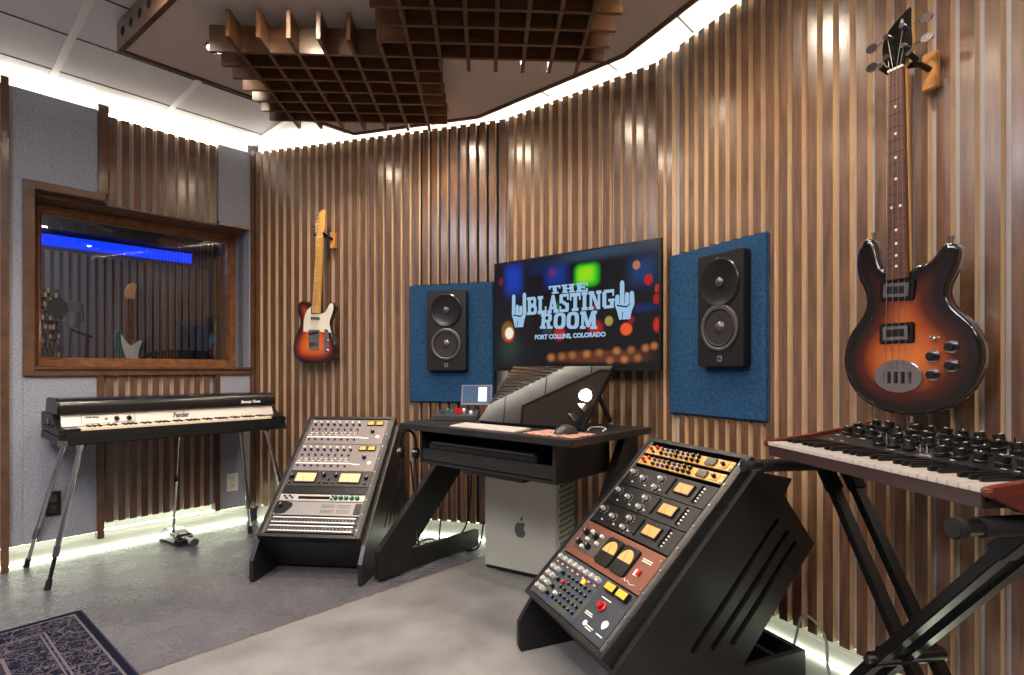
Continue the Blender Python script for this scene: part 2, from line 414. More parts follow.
mb.obj('slat_cladding', mat('booth_side_slat', (128, 92, 62), .4), br)
struct('wall_booth_left', FE, MB().box(-3.3, -3.2, .21, 2.7, 0, ZC).mesh('wall_booth_left', dark_w))
struct('wall_booth_front', FE, MB().box(.02, .75, .1, .21, 0, ZC).mesh('wall_booth_front', dark_w))

# skyline diffuser on the booth's rear wall
t = thing('skyline_diffuser', 'wall diffuser of stepped wooden blocks seen through the studio window', 'sound diffuser', FE)
x0, z0 = FE.uv(37, 361, 2.5); x1, z1 = FE.uv(58, 290, 2.5)
mb = MB(); rr = random.Random(3); nx, nz = 8, 22; sx = (x1 - x0) / nx; sz = (z1 - z0 + .25) / nz
for i in range(nx):
    for j in range(nz): mb.box(x0 + i * sx, x0 + (i + 1) * sx - .002, 2.5 - rr.choice((.02, .05, .08, .11)), 2.52, z0 - .25 + j * sz, z0 - .25 + (j + 1) * sz - .002, rr.choice((0, 0, 1)))
mb.obj('blocks', [mat('block_dark', (60, 46, 38), .6), mat('block_light', (150, 124, 100), .6)], t)
MB().box(x0 - .01, x1 + .01, 2.52, 2.545, z0 - .27, z1 + .01).obj('back_board', MATS['block_dark'], t)

# ================================================================ CEILING CLOUD, DIFFUSERS, DOWNLIGHTS
ZCL = 2.625
cp = [(-1.879, 2.616), (-1.023, 3.56), (-.199, 3.318), (.548, 2.667), (.768, 2.248), (1.35, 1.1), (.8, .55)]
cl = thing('ceiling_cloud', 'large taupe fabric ceiling panel with wooden edge boards hung under the white tiles', 'ceiling panel', Fr(0, 0, 0))
def inset(pts, d):
    n = len(pts); out = []; cx = sum(p[0] for p in pts) / n; cy = sum(p[1] for p in pts) / n
    for i in range(n):
        p0, p1, p2 = Vector(pts[i - 1]), Vector(pts[i]), Vector(pts[(i + 1) % n])
        n1 = Vector((-(p1 - p0).y, (p1 - p0).x)).normalized(); n2 = Vector((-(p2 - p1).y, (p2 - p1).x)).normalized()
        if n1.dot(Vector((cx, cy)) - p1) < 0: n1 = -n1
        if n2.dot(Vector((cx, cy)) - p1) < 0: n2 = -n2
        m = (n1 + n2); m = m / m.length; out.append(tuple(p1 + m * d / max(.3, m.dot(n1))))
    return out
ci = inset(cp, .022)
mb = MB(); n = len(cp)
v = [(x, y, z) for z in (ZCL, ZC - .012) for x, y in cp] + [(x, y, z) for z in (ZCL, ZC - .012) for x, y in ci]
fs = []
for i in range(n):
    j = (i + 1) % n
    fs += [(i, j, n + j, n + i), (2 * n + i, 3 * n + i, 3 * n + j, 2 * n + j), (i, 2 * n + i, 2 * n + j, j), (n + i, n + j, 3 * n + j, 3 * n + i)]
mb.add(v, fs); mb.obj('edge_board', trim_m, cl, smooth=False)
MB().prism(ci, ZCL + .01, ZCL + .04, 'z').obj('fabric_face', cloud_f, cl, smooth=False)
# round holes along the left edge board
Fh = Fr(cp[0][0], cp[0][1], 0, math.atan2(-.61, .79))
hm = mat('hole_black', (8, 8, 8), .9)
for i in range(12):
    a = Fh.w(.075 + .105 * i, -.0015, (ZCL + ZC) / 2 - .004); b2 = Fh.w(.075 + .105 * i, .002, (ZCL + ZC) / 2 - .004)
    MB().cyl(a, b2, .021, n=20).obj('round_hole', hm, cl)
FG = Fr(-.199, 2.537, 0, .0449)
gz0, gz1, ft = 2.485, 2.60, .017
def waffle(name, label, rows, cols):
    t = thing(name, label, 'ceiling diffuser', FG)
    for y, xa, xb in rows: MB().box(xa, xb, y - ft / 2, y + ft / 2, gz0, gz1).obj('cross_fin', fin_m, t, bev=.001)
    for x, ya, yb in cols: MB().box(x - ft / 2, x + ft / 2, ya, yb, gz0 + .001, gz1 + .001).obj('long_fin', fin_m, t, bev=.001)
    xs = [c[0] for c in cols]; ys = [(c[1] + c[2]) / 2 for c in cols]
    for x in (xs[1], xs[-2]):
        for y in (rows[1][0] + .05, rows[-2][0] - .05): MB().cyl((x, y, gz1), (x, y, ZCL + .012), .004, n=8).obj('hanger_rod', blk_m, t)
    return t
P = .1232
waffle('wooden_diffuser', 'wooden egg-crate ceiling grid near the round spotlight, the farther and left one of two', 
       [(-.108 + .109 * k, -8 * P - .128, (-2 * P + .009 if k == 0 else -2 * P + .108)) for k in range(7)],
       [(k * P, (-.226 if k < -2 else .004), .648) for k in range(-8, -1)])
waffle('wooden_diffuser', 'wooden egg-crate ceiling grid over the desk, cut by the top of the photo',
       [(-.108 - .111 * k, (-2 * P + .012 if k == 0 else -2 * P - .113), 4 * P + .113) for k in range(7)],
       [(k * P, -.108 - .111 * 6 - .11, 0) for k in range(-2, 5)])
dl_em = emis('downlight_lens', (255, 232, 204), 110)
def downlight(x, y, z, label, e=30, spot=True, vis=None):
    t = thing('ceiling_spotlight', label, 'light', Fr(x, y, z), group='recessed ceiling spotlights')
    MB().lathe([(.062, .002), (.062, -.006), (.056, -.012), (.05, -.008), (.048, .0)], (0, 0, 0), 'z', 24).obj('trim_ring', dkchrome, t)
    MB().cyl((0, 0, -.006), (0, 0, -.002), .048, n=24).obj('lens', dl_em, t)
    if e == 8: t.scale = (.75, .75, 1)
    if spot:
        l = bpy.data.lights.new('spot', 'SPOT'); l.energy = e; l.spot_size = 2.35; l.spot_blend = .7; l.shadow_soft_size = .045; l.color = (1, .86, .7)
        o = bpy.data.objects.new('lamp', l); C.objects.link(o); o.parent = t; o.location = (0, 0, -.03)
SP = [(-1.40, 2.60, ZCL + .01), (.60, 2.05, ZCL + .01), (-1.24, 3.22, ZCL + .01), (-.43, 3.23, ZCL + .01), (.05, 2.61, ZCL + .01), (-.90, 2.12, ZCL + .01), (-.15, 1.45, ZCL + .01), (.80, 1.3, ZCL + .01)]
for i, (x, y, z) in enumerate(SP):
    downlight(x, y, z, 'round spotlight glowing beside the left end of the wooden grid' if i == 0 else 'round spotlight in the taupe ceiling panel, hidden over the wooden grids or above the frame', 22 if i else 8)
for x, y in ((-2.07, 1.32), (-1.55, 2.12), (-1.14, 1.39), (-2.4, 1.2), (-1.6, .2), (-.4, -.2), (.9, -.3), (-1.6, -1.3), (0, -1.5)):
    downlight(x, y, ZC, 'round spotlight in the white tile ceiling, above the frame', 30)
# broad unseen fill lights added over the listening side of the room
def soft(x, y, sx, sy, e, col=(1, .93, .86)):
    l = bpy.data.lights.new('fill_light', 'AREA'); l.shape = 'RECTANGLE'; l.size = sx; l.size_y = sy; l.energy = e; l.color = col
    o = bpy.data.objects.new('fill_light', l); C.objects.link(o); o.location = (x, y, ZC - .02); return o
soft(-.6, .1, 1.2, .6, 24); soft(-2.3, .6, .6, 1.2, 40, (.78, .82, 1)); soft(.6, -1.0, 1.2, .6, 20)
b = bpy.data.lights.new('booth_lamp', 'AREA'); b.size = .5; b.energy = 26; b.color = (.95, .95, 1)
o = bpy.data.objects.new('booth_lamp', b); C.objects.link(o); o.location = FE.w(-1.0, 1.2, 2.74)
w = bpy.data.worlds.new('world'); SC.world = w; w.use_nodes = True; w.node_tree.nodes['Background'].inputs[0].default_value = (.05, .05, .055, 1)


# ================================================================ BLUE PANELS, SPEAKERS, TELEVISION
def blue_panel(fr, x0, x1, z0, z1, label):
    t = thing('acoustic_panel', label, 'wall panel', Fr(*fr.w((x0 + x1) / 2, 0, z0), fr.yaw))
    w = (x1 - x0) / 2
    MB().box(-w, w, -.012, .055, 0, z1 - z0).obj('fabric_cover', blue_f, t, bev=.006)
    MB().box(-w + .01, w - .01, .056, .075, .01, z1 - z0 - .01).obj('back_frame', blk_wood, t)
blue_panel(FA, FA.uv(409, 369, -.012)[0], FA.uv(493.5, 369, -.012)[0], .90, 1.66, 'blue fabric wall panel behind the speaker, between the six-string guitar and the television')
blue_panel(FD, FD.uv(669, 369, -.012)[0], FD.uv(767.5, 369, -.012)[0], .90, 1.668, 'blue fabric wall panel behind the speaker, between the television and the bass')
def speaker(fr, a, b2, label):
    (xa, za), (xb, zb) = fr.uv(*a, -.055), fr.uv(*b2, -.055); w, h, d = xb - xa, za - zb, .042
    t = thing('wall_speaker', label, 'speaker', Fr(*fr.w((xa + xb) / 2, -.013, zb), fr.yaw), group='pair of wall speakers')

    mb = MB(); prof = rrect(-w / 2, w / 2, 0, h, .012, 3)
    def circle_hole(cx, cz, r, n=40): return [(cx + r * math.cos(2 * PI * i / n), cz + r * math.sin(2 * PI * i / n)) for i in range(n)]
    mb.prism(prof, .0, -d, 'y')
    mb.obj('cabinet', mat('speaker_cabinet', (20, 19, 20), .4), t, bev=.004)
    # waveguide: shallow bowl standing proud by its rounded lip
    hi = h - .128
    MB().lathe([(.104, d - .002), (.106, d + .004), (.100, d + .009), (.090, d + .006), (.070, d + .0035), (.045, d + .0018), (.028, d + .001), (.022, d + .001)], (0, 0, hi), '-y', 48).obj('waveguide', wave_m, t)
    MB().lathe([(.022, d + .001), (.0215, d + .006), (.016, d + .010), (.008, d + .0125), (.0, d + .013)], (0, 0, hi), '-y', 24).obj('tweeter_dome', mat('tweeter', (90, 84, 82), .25, metal=.6), t)
    lo = .168
    MB().lathe([(.100, d - .002), (.100, d + .006), (.092, d + .008), (.086, d + .006)], (0, 0, lo), '-y', 48).obj('woofer_ring', mat('woofer_ring', (96, 92, 94), .3, metal=.5), t)
    MB().lathe([(.087, d + .005), (.080, d + .009), (.073, d + .005)], (0, 0, lo), '-y', 48).obj('surround', rubber, t)
    MB().lathe([(.074, d + .005), (.05, d + .0035), (.03, d + .002), (.026, d + .002)], (0, 0, lo), '-y', 48).obj('cone', cone_m, t)
    MB().lathe([(.027, d + .002), (.022, d + .008), (.012, d + .0125), (0, d + .014)], (0, 0, lo), '-y', 24).obj('dust_cap', MATS['tweeter'], t)
    b = MB().prism(rrect(-.012, .012, .022, .046, .003), -d - .0005, -d - .002, 'y').obj('badge', silver, t)
    MB().prism(rrect(-.008, -.001, .026, .042, .001), -d - .002, -d - .0026, 'y').prism(rrect(.001, .008, .026, .042, .001), -d - .002, -d - .0026, 'y').obj('badge_mark', blk, b)
speaker(FA, (426.8, 291), (466, 370.5), 'black two-way speaker on the blue panel left of the television')
speaker(FD, (697.5, 258), (744, 366.5), 'black two-way speaker on the blue panel right of the television')

# television
yT = -.10
tx0, tx1 = .004, 1.082; tzb, tzt = 1.105, 1.757
tv = thing('television', 'wide wall television showing pale blue lettering and two raised hands over blurred lights', 'television', Fr(*FB.w(0, 0, 0), FB.yaw))
MB().box(tx0, tx1, yT, yT + .03, tzb, tzt).obj('frame', blk, tv, bev=.003)
MB().box(tx0 + .25, tx1 - .25, yT + .03, -.002, tzb + .15, tzt - .15).obj('wall_mount', blk_m, tv)
MB().box(tx0 + .08, tx1 - .08, yT + .028, yT + .055, tzb + .03, tzt - .2).obj('rear_housing', blk, tv, bev=.01)
def screen_mat(cx, cz):
    m = bpy.data.materials.new('tv_picture'); m.use_nodes = True; nt = m.node_tree; b = nt.nodes['Principled BSDF']; N = nt.nodes.new; L = nt.links.new
    tc = N('ShaderNodeTexCoord'); cur = None
    def blob(x, z, rx, rz, c, s, soft, rect=False):
        nonlocal cur
        vm = N('ShaderNodeMapping'); vm.vector_type = 'POINT'
        vm.inputs['Scale'].default_value = (1 / rx, 0, 1 / rz); vm.inputs['Location'].default_value = (-x / rx, 0, -z / rz)
        L(tc.outputs['Object'], vm.inputs[0])
        if rect:
            sp = N('ShaderNodeSeparateXYZ'); L(vm.outputs[0], sp.inputs[0]); o = []
            for k in (0, 2):
                p = N('ShaderNodeMath'); p.operation = 'ABSOLUTE'; L(sp.outputs[k], p.inputs[0]); q = N('ShaderNodeMath'); q.operation = 'POWER'; q.inputs[1].default_value = 4; L(p.outputs[0], q.inputs[0]); o.append(q)
            a = N('ShaderNodeMath'); L(o[0].outputs[0], a.inputs[0]); L(o[1].outputs[0], a.inputs[1])
            d = N('ShaderNodeMath'); d.operation = 'POWER'; d.inputs[1].default_value = .25; L(a.outputs[0], d.inputs[0]); out = d.outputs[0]
        else:
            ln = N('ShaderNodeVectorMath'); ln.operation = 'LENGTH'; L(vm.outputs[0], ln.inputs[0]); out = ln.outputs['Value']
        r = N('ShaderNodeMapRange'); r.interpolation_type = 'SMOOTHSTEP'; r.inputs[1].default_value = 1 - soft; r.inputs[2].default_value = 1 + soft * .3; r.inputs[3].default_value = s; r.inputs[4].default_value = 0
        L(out, r.inputs[0])
        x_ = N('ShaderNodeMix'); x_.data_type = 'RGBA'; x_.inputs[7].default_value = lin(c)
        if cur is None: x_.inputs[6].default_value = lin((7, 8, 14))
        else: L(cur, x_.inputs[6])
        L(r.outputs[0], x_.inputs[0]); cur = x_.outputs[2]
    def P(px, py): return FB.uv(500 + px / 5.19, 240 + py / 5.19, yT - .002)
    def S(px, py, rx, rz, c, s=1, soft=.4, rect=False):
        x, z = P(px, py); x2, _ = P(px + rx, py); _, z2 = P(px, py + rz); blob(x, z, abs(x2 - x), abs(z2 - z), c, s, soft, rect)
    S(70, 200, 55, 100, (14, 60, 190), .85, .7, True); S(290, 185, 70, 70, (14, 56, 160), .8, .8, True); S(200, 150, 90, 40, (14, 40, 96), .5, .9, True)
    S(520, 60, 330, 45, (60, 90, 120), .6, .9, True); S(740, 160, 90, 90, (10, 66, 120), .7, .8, True); S(750, 350, 90, 30, (8, 40, 110), .7, .9)
    S(170, 90, 200, 50, (20, 34, 60), .6, .9); S(50, 560, 70, 90, (40, 70, 50), .5, .9)
    S(450, 182, 72, 66, (20, 200, 20), 1, .35, True); S(445, 178, 52, 48, (150, 225, 20), 1, .5, True)
    S(272, 168, 24, 26, (110, 30, 110), .9, .5); S(5, 215, 14, 26, (120, 14, 50), .9, .5); S(708, 130, 22, 26, (190, 120, 90), .9, .3)
    S(770, 205, 24, 32, (190, 14, 20), 1, .35); S(815, 250, 14, 26, (190, 40, 14), .9, .4); S(812, 305, 20, 30, (180, 20, 14), .9, .4); S(815, 440, 24, 44, (200, 40, 20), .9, .5)
    S(655, 462, 34, 36, (240, 90, 30), 1, .3); S(680, 415, 20, 26, (150, 20, 40), .8, .5); S(565, 420, 24, 28, (170, 150, 70), 1, .3)
    S(495, 455, 44, 44, (180, 30, 20), .85, .5); S(308, 485, 34, 44, (200, 40, 20), .8, .5); S(245, 470, 30, 28, (60, 70, 90), .6, .5)
    S(40, 475, 36, 58, (140, 90, 20), .9, .3); S(48, 495, 30, 40, (200, 50, 10), .9, .4); S(48, 484, 24, 34, (250, 246, 220), 1, .3)
    S(300, 350, 14, 34, (40, 120, 50), .7, .6); S(490, 350, 10, 20, (180, 30, 40), .8, .5)
    S(520, 605, 290, 36, (120, 62, 34), .6, .5, True)
    for i, (px, py) in enumerate(((265, 610), (375, 598), (450, 592), (515, 585), (605, 575), (680, 570), (755, 560), (570, 625), (645, 620), (715, 612), (800, 550), (320, 605))):
        S(px, py, 24, 24, ((220, 140, 70), (190, 120, 60))[i % 2],  .6, .8)
    L(cur, b.inputs['Emission Color']); b.inputs['Emission Strength'].default_value = .62
    b.inputs['Base Color'].default_value = (.004, .004, .005, 1); b.inputs['Roughness'].default_value = .15
    return m
sc_ = MB().box(tx0 + .011, tx1 - .011, yT - .002, yT + .001, tzb + .02, tzt - .011).obj('screen', screen_mat(0, 0), tv, label='glowing picture')
logo_m = emis('logo_light_blue', (168, 206, 238), .58)
# slab lettering made of strokes
def R_(*a): return [(a[0], a[1]), (a[2], a[1]), (a[2], a[3]), (a[0], a[3])]
ST, BR, SR = .30, .20, .17
def glyph(c):
    """returns (width, polygons) in a cell one unit high"""
    serif = lambda x0, x1, top=True, bot=True: ([R_(x0, 1 - SR, x1, 1)] if top else []) + ([R_(x0, 0, x1, SR)] if bot else [])
    if c == 'T': return .95, [R_(.32, 0, .63, 1), R_(0, .8, .95, 1), R_(0, .6, .13, .8), R_(.82, .6, .95, .8), R_(.18, 0, .77, SR)]
    if c == 'H': return 1.05, [R_(.1, 0, .4, 1), R_(.65, 0, .95, 1), R_(.3, .41, .75, .59)] + serif(0, .48) + serif(.57, 1.05)
    if c == 'E': return .9, [R_(.1, 0, .4, 1), R_(0, 0, .9, .19), R_(0, .81, .9, 1), R_(.4, .41, .66, .59), R_(.76, 0, .9, .36), R_(.76, .64, .9, 1), R_(.58, .32, .68, .68)]
    if c == 'L': return .85, [R_(.1, 0, .4, 1), R_(0, 0, .85, .19), R_(0, 1 - SR, .52, 1), R_(.71, 0, .85, .4)]
    if c == 'I': return .5, [R_(.1, 0, .4, 1), R_(0, 0, .5, SR), R_(0, 1 - SR, .5, 1)]
    if c == 'A': return 1.05, [[(.08, 0), (.3, 0), (.56, .78), (.42, 1)], [(.42, 1), (.47, .62), (.68, 0), (.98, 0), (.66, 1)], R_(.24, .2, .72, .36)] + serif(0, .4, False) + serif(.6, 1.05, False)
    if c == 'N': return 1.08, [R_(.1, 0, .3, 1), R_(.78, 0, .98, 1), [(.1, 1), (.42, 1), (.98, 0), (.72, 0)], R_(0, 0, .42, SR), R_(.66, 1 - SR, 1.08, 1), R_(0, 1 - SR, .35, 1)]
    if c == 'M': return 1.3, [R_(.1, 0, .3, 1), R_(.9, 0, 1.2, 1), [(.1, 1), (.42, 1), (.72, .25), (.52, .1)], [(.9, 1), (1.2, 1), (.72, .1), (.52, .1), (.56, .28)], R_(0, 0, .42, SR), R_(.8, 0, 1.3, SR), R_(0, 1 - SR, .35, 1), R_(.95, 1 - SR, 1.3, 1)]
    def ringp(x0, x1, z0, z1, tx, tz, r=.22):
        a = rrect(x0, x1, z0, z1, r, 3); b = rrect(x0 + tx, x1 - tx, z0 + tz, z1 - tz, max(.02, r - .12), 3); n = len(a)
        return [[a[i], a[(i + 1) % n], b[(i + 1) % n], b[i]] for i in range(n)]
    if c == 'O': return .98, ringp(0, .98, 0, 1, .31, .17, .3)
    if c == 'B': return .98, [R_(.1, 0, .4, 1), R_(0, 0, .3, SR), R_(0, 1 - SR, .3, 1)] + ringp(.12, .92, .46, 1, .27, .16, .2) + ringp(.12, .98, 0, .56, .27, .16, .2)
    if c == 'R': return 1.05, [R_(.1, 0, .4, 1), R_(0, 0, .5, SR), R_(0, 1 - SR, .3, 1), [(.5, .5), (.76, .5), (.98, 0), (.66, 0)], R_(.62, 0, 1.08, SR)] + ringp(.12, .96, .42, 1, .28, .17, .2)
    if c == 'S': return .85, [R_(.05, .84, .8, 1), R_(0, .5, .3, .95), [(0, .62), (.3, .66), (.85, .42), (.85, .3), (.5, .34)], R_(.55, .08, .85, .48), R_(.05, 0, .8, .16), R_(0, .0, .14, .34), R_(.7, .66, .84, 1)]
    if c == 'G': return .98, [R_(.12, .83, .86, 1), R_(0, .1, .31, .9), R_(.12, 0, .86, .17), R_(.62, .0, .92, .48), R_(.48, .36, .98, .5), R_(.82, .64, .94, 1)]
def word(name, s, tl, tr, br, bl):
    gs = [glyph(c) for c in s]; tot = sum(g[0] for g in gs) + .1 * (len(s) - 1); mb = MB(); x = 0
    tl, tr, br, bl = (Vector(p) for p in (tl, tr, br, bl))
    def mp(u, v):
        a = tl.lerp(tr, u); b = bl.lerp(br, u); p = b.lerp(a, v); return p
    for w_, ps in gs:
        for p in ps: mb.prism([tuple(mp((x + q[0]) / tot, q[1])) for q in p], yT - .0045, yT - .003, 'y')
        x += w_ + .1
    return mb.obj(name, logo_m, sc_, smooth=False)
def Q(px, py): return FB.uv(500 + px / 5.19, 240 + py / 5.19, yT - .004)
word('lettering', 'THE', Q(252, 240), Q(455, 219), Q(455, 266), Q(258, 280))
word('lettering', 'BLASTING', Q(140, 298), Q(594, 254), Q(594, 352), Q(140, 390))
word('lettering', 'ROOM', Q(213, 384), Q(503, 366), Q(503, 462), Q(207, 460))
def fitted(body, xa, xb, z, size, m, parent, y, off=0, sx=None, shear=0, name='lettering'):
    o = text(name, body, size, m, parent, (xa + xb) / 2, y, z, off=off, shear=shear)
    wd = max(v.co.x for v in o.data.vertices) - min(v.co.x for v in o.data.vertices)
    o.scale = ((xb - xa) / wd, 1, 1); return o
xa, za = Q(181, 506); xb, zb_ = Q(548, 490)
o = fitted('FORT COLLINS, COLORADO', xa, xb, (za + zb_) / 2, .034, logo_m, sc_, yT - .004, off=.0016)
def fist(px0, py0, px1, py1, fingers, name):
    """raised hand emblem: palm, wrist, thumb and finger bars in a unit cell"""
    mb = MB(); a = Vector(Q(px0, py1)); bx = Q(px1, py1)[0] - a.x; bz = Q(px0, py0)[1] - a.y
    def pp(pts, d=0): mb.prism([(a.x + u * bx, a.y + v * bz) for u, v in pts], yT - .0045 - d, yT - .003, 'y')
    pp([(.22, 0), (.78, 0), (.86, .2), (1, .38), (1, .56), (0, .56), (0, .38), (.12, .2)])
    for i, h in enumerate(fingers): pp(rrect(.01 + .25 * i, .235 + .25 * i, .46, h, .09))
    dk = MB()
    for i in range(1, 4): dk.prism([(a.x + u * bx, a.y + v * bz) for u, v in R_(.24 + .25 * (i - 1) , .42, .262 + .25 * (i - 1), .66)], yT - .0055, yT - .0046, 'y')
    dk.prism([(a.x + u * bx, a.y + v * bz) for u, v in [(.1, .40), (.62, .34), (.8, .42), (.8, .39), (.62, .30), (.1, .36)]], yT - .0055, yT - .0046, 'y')
    dk.prism([(a.x + u * bx, a.y + v * bz) for u, v in [(.36, 0), (.4, .2), (.43, .2), (.39, 0)]], yT - .0055, yT - .0046, 'y')
    e = mb.obj('hand_emblem', logo_m, sc_, smooth=False); dk.obj('hand_emblem', emis('emblem_line', (20, 40, 80), .5), sc_, smooth=False, label='dark outline strokes')
fist(62, 284, 136, 455, (1.0, .68, .64, 1.02), 'a')
fist(597, 218, 697, 415, (.66, 1.02, .7, .72), 'b')

# ================================================================ GUITARS
def burst_mat(name, stops):
    m = bpy.data.materials.new(name); m.use_nodes = True; nt = m.node_tree; b = nt.nodes['Principled BSDF']; N = nt.nodes.new; L = nt.links.new
    a = N('ShaderNodeAttribute'); a.attribute_name = 'rim'; cr = N('ShaderNodeValToRGB')
    while len(cr.color_ramp.elements) < len(stops): cr.color_ramp.elements.new(.5)
    for e, (p, c) in zip(cr.color_ramp.elements, stops): e.position = p; e.color = lin(c)
    L(a.outputs['Fac'], cr.inputs[0]); L(cr.outputs[0], b.inputs['Base Color'])
    b.inputs['Roughness'].default_value = .12; b.inputs['Coat Weight'].default_value = 1; b.inputs['Coat Roughness'].default_value = .04
    return m
def body_mesh(name, outline, y_front, thick, m, maxd=.14, step=.012, rnd=.006):
    me = bpy.data.meshes.new(name); bm = bmesh.new()
    pts = [Vector(p) for p in outline]; n = len(pts)
    area = sum(pts[i].x * pts[(i + 1) % n].y - pts[(i + 1) % n].x * pts[i].y for i in range(n))
    if area < 0: pts.reverse()
    def off(d):
        out = []
        for i in range(n):
            t = (pts[(i + 1) % n] - pts[i - 1]).normalized(); out.append(pts[i] + Vector((-t.y, t.x)) * d)
        return out
    rings = [(0, y_front + rnd), (rnd * .3, y_front + rnd * .3), (rnd, y_front)]
    back = [(0, y_front + thick - rnd), (rnd, y_front + thick)]
    L_ = [[bm.verts.new((p.x, y, p.y)) for p in off(d)] for d, y in rings]; B_ = [[bm.verts.new((p.x, y, p.y)) for p in off(d)] for d, y in back]
    def strip(a, b):
        for i in range(n): bm.faces.new((a[i], a[(i + 1) % n], b[(i + 1) % n], b[i]))
    strip(B_[1], B_[0]); strip(B_[0], L_[0]); strip(L_[0], L_[1]); strip(L_[1], L_[2])
    ff = bm.faces.new(L_[2]); bm.faces.new(B_[1])
    xs = [p.x for p in pts]; zs = [p.y for p in pts]
    for ax, lo, hi in ((0, min(xs), max(xs)), (2, min(zs), max(zs))):
        v = lo + step
        while v < hi:
            fr = [f for f in bm.faces if abs(f.calc_center_median().y - y_front) < 1e-5 and max(abs(q.co.y - y_front) for q in f.verts) < 1e-5]
            ge = list({e for f in fr for e in f.edges}) + fr + list({q for f in fr for q in f.verts})
            co = [0, 0, 0]; co[ax] = v; no = [0, 0, 0]; no[ax] = 1
            bmesh.ops.bisect_plane(bm, geom=ge, plane_co=co, plane_no=no); v += step
    bmesh.ops.recalc_face_normals(bm, faces=bm.faces)
    bm.to_mesh(me); bm.free(); me.materials.append(m)
    at = me.attributes.new('rim', 'FLOAT', 'POINT')
    for i, q in enumerate(me.vertices):
        p = Vector((q.co.x, q.co.z)); d = 9
        for k in range(n):
            a, b = pts[k], pts[(k + 1) % n]; ab = b - a; t = max(0, min(1, (p - a).dot(ab) / max(1e-12, ab.dot(ab)))); d = min(d, (p - a - ab * t).length)
        at.data[i].value = 0 if q.co.y > y_front + .0005 else min(1, d / maxd)
    for p in me.polygons: p.use_smooth = True
    me.set_sharp_from_angle(angle=.9)
    return me
def put(name, me, parent, label=None):
    o = bpy.data.objects.new(name, me); C.objects.link(o); o.parent = parent
    if label: o['label'] = label
    return o
def nbar(mb, p, q, w0, w1, y0, y1, mi=0):     # tapered board between two points of the face plane
    p = Vector(p); q = Vector(q); d = (q - p).normalized(); s = Vector((d.y, -d.x))
    mb.prism([tuple(p - s * w0 / 2), tuple(p + s * w0 / 2), tuple(q + s * w1 / 2), tuple(q - s * w1 / 2)], y0, y1, 'y', mi); return mb
def frets(mb, p, q, w0, w1, y, nfr, scale, r=.0009):
    p = Vector(p); q = Vector(q); L0 = (q - p).length; d = (p - q).normalized(); s = Vector((d.y, -d.x))
    for k in range(1, nfr + 1):
        x = scale * (1 - 2 ** (-k / 12))
        if x > L0: break
        c = q + d * x; w = (w1 + (w0 - w1) * x / L0) / 2 * .98
        MB().cyl((c.x - s.x * w, y, c.y - s.y * w), (c.x + s.x * w, y, c.y + s.y * w), r, n=5).obj('fret', chrome, mb)
def along(p, q, t, s=0):
    p = Vector(p); q = Vector(q); d = (q - p); L0 = d.length; d /= L0; n = Vector((d.y, -d.x)); r = p + d * t + n * s; return r.x, r.y
def hanger(fr, x, z, yaw_label, depth, wx, blk_side=1):
    t = thing('guitar_hanger', yaw_label, 'guitar hanger', Fr(*fr.w(x, 0, z), fr.yaw))
    MB().prism(rrect(-.021 + blk_side * .040, .021 + blk_side * .040, -.072, .04, .006), -.022, -.001, 'y').obj('wall_plate', mat('hanger_wood', (206, 150, 84), .4, noise=(10, (180, 124, 66), .3, .7, (4, 4, 1))), t, bev=.003)
    mb = MB().tube([(blk_side * .040, -.02, -.012), (blk_side * .03, -depth * .5, 0), (0, -depth + .03, .0)], .009, 8)
    mb.obj('bracket', blk_m, t)
    mb = MB().tube([(-wx, -depth - .02, .008), (-wx, -depth + .02, 0), (-wx * .6, -depth + .042, 0), (wx * .6, -depth + .042, 0), (wx, -depth + .02, 0), (wx, -depth - .02, .008)], .008, 8)
    mb.obj('yoke', rubber, t)

# -- solid body six-string guitar on the rear wall
yg = -.10
gt = thing('electric_guitar', 'sunburst electric guitar with cream pickguard and maple neck hanging on the slats', 'guitar', Fr(*FA.w(0, 0, 0), FA.yaw))
def TC(pts, y=yg): return crop(FA, pts, 280, 290, 8.44, y)
out = TC([(262, 132), (245, 112), (225, 97), (192, 92), (162, 104), (146, 140), (150, 190), (165, 240), (168, 290), (152, 340), (128, 390), (114, 440), (110, 500), (118, 550), (148, 590), (200, 612), (270, 622), (345, 618), (400, 604), (442, 575), (464, 530), (468, 480), (458, 430), (440, 385), (424, 340), (418, 300), (424, 260), (440, 220), (458, 175), (464, 140), (455, 115), (435, 103), (412, 118), (396, 150), (372, 182), (340, 196), (300, 196)])
out = smoothpoly(out, 3)
sb = burst_mat('sunburst', [(0, (16, 8, 8)), (.13, (34, 8, 8)), (.3, (120, 22, 14)), (.52, (196, 84, 30)), (1, (216, 120, 48))])
put('body', body_mesh('body', out, yg, .042, sb, .135), gt)
pg = smoothpoly(TC([(262, 150), (240, 160), (218, 200), (203, 260), (200, 340), (206, 352), (246, 352), (340, 352), (425, 358), (428, 345), (420, 300), (420, 262), (434, 220), (450, 165), (448, 122), (432, 112), (416, 128), (400, 160), (376, 190), (340, 203), (300, 203), (262, 203)], yg), 2)
MB().prism(pg, yg - .003, yg - .0003, 'y').obj('pickguard', cream, gt, smooth=False)
nb = TC([(300, 196)], yg - .006)[0]; nt_ = FA.uv(319.6, 237, yg - .006)
MB_ = MB(); nbar(MB_, nb, nt_, .056, .043, yg - .012, yg + .012); nk = MB_.obj('neck', maple, gt, bev=.002)
frets(nk, nb, nt_, .056, .043, yg - .0125, 21, .648)
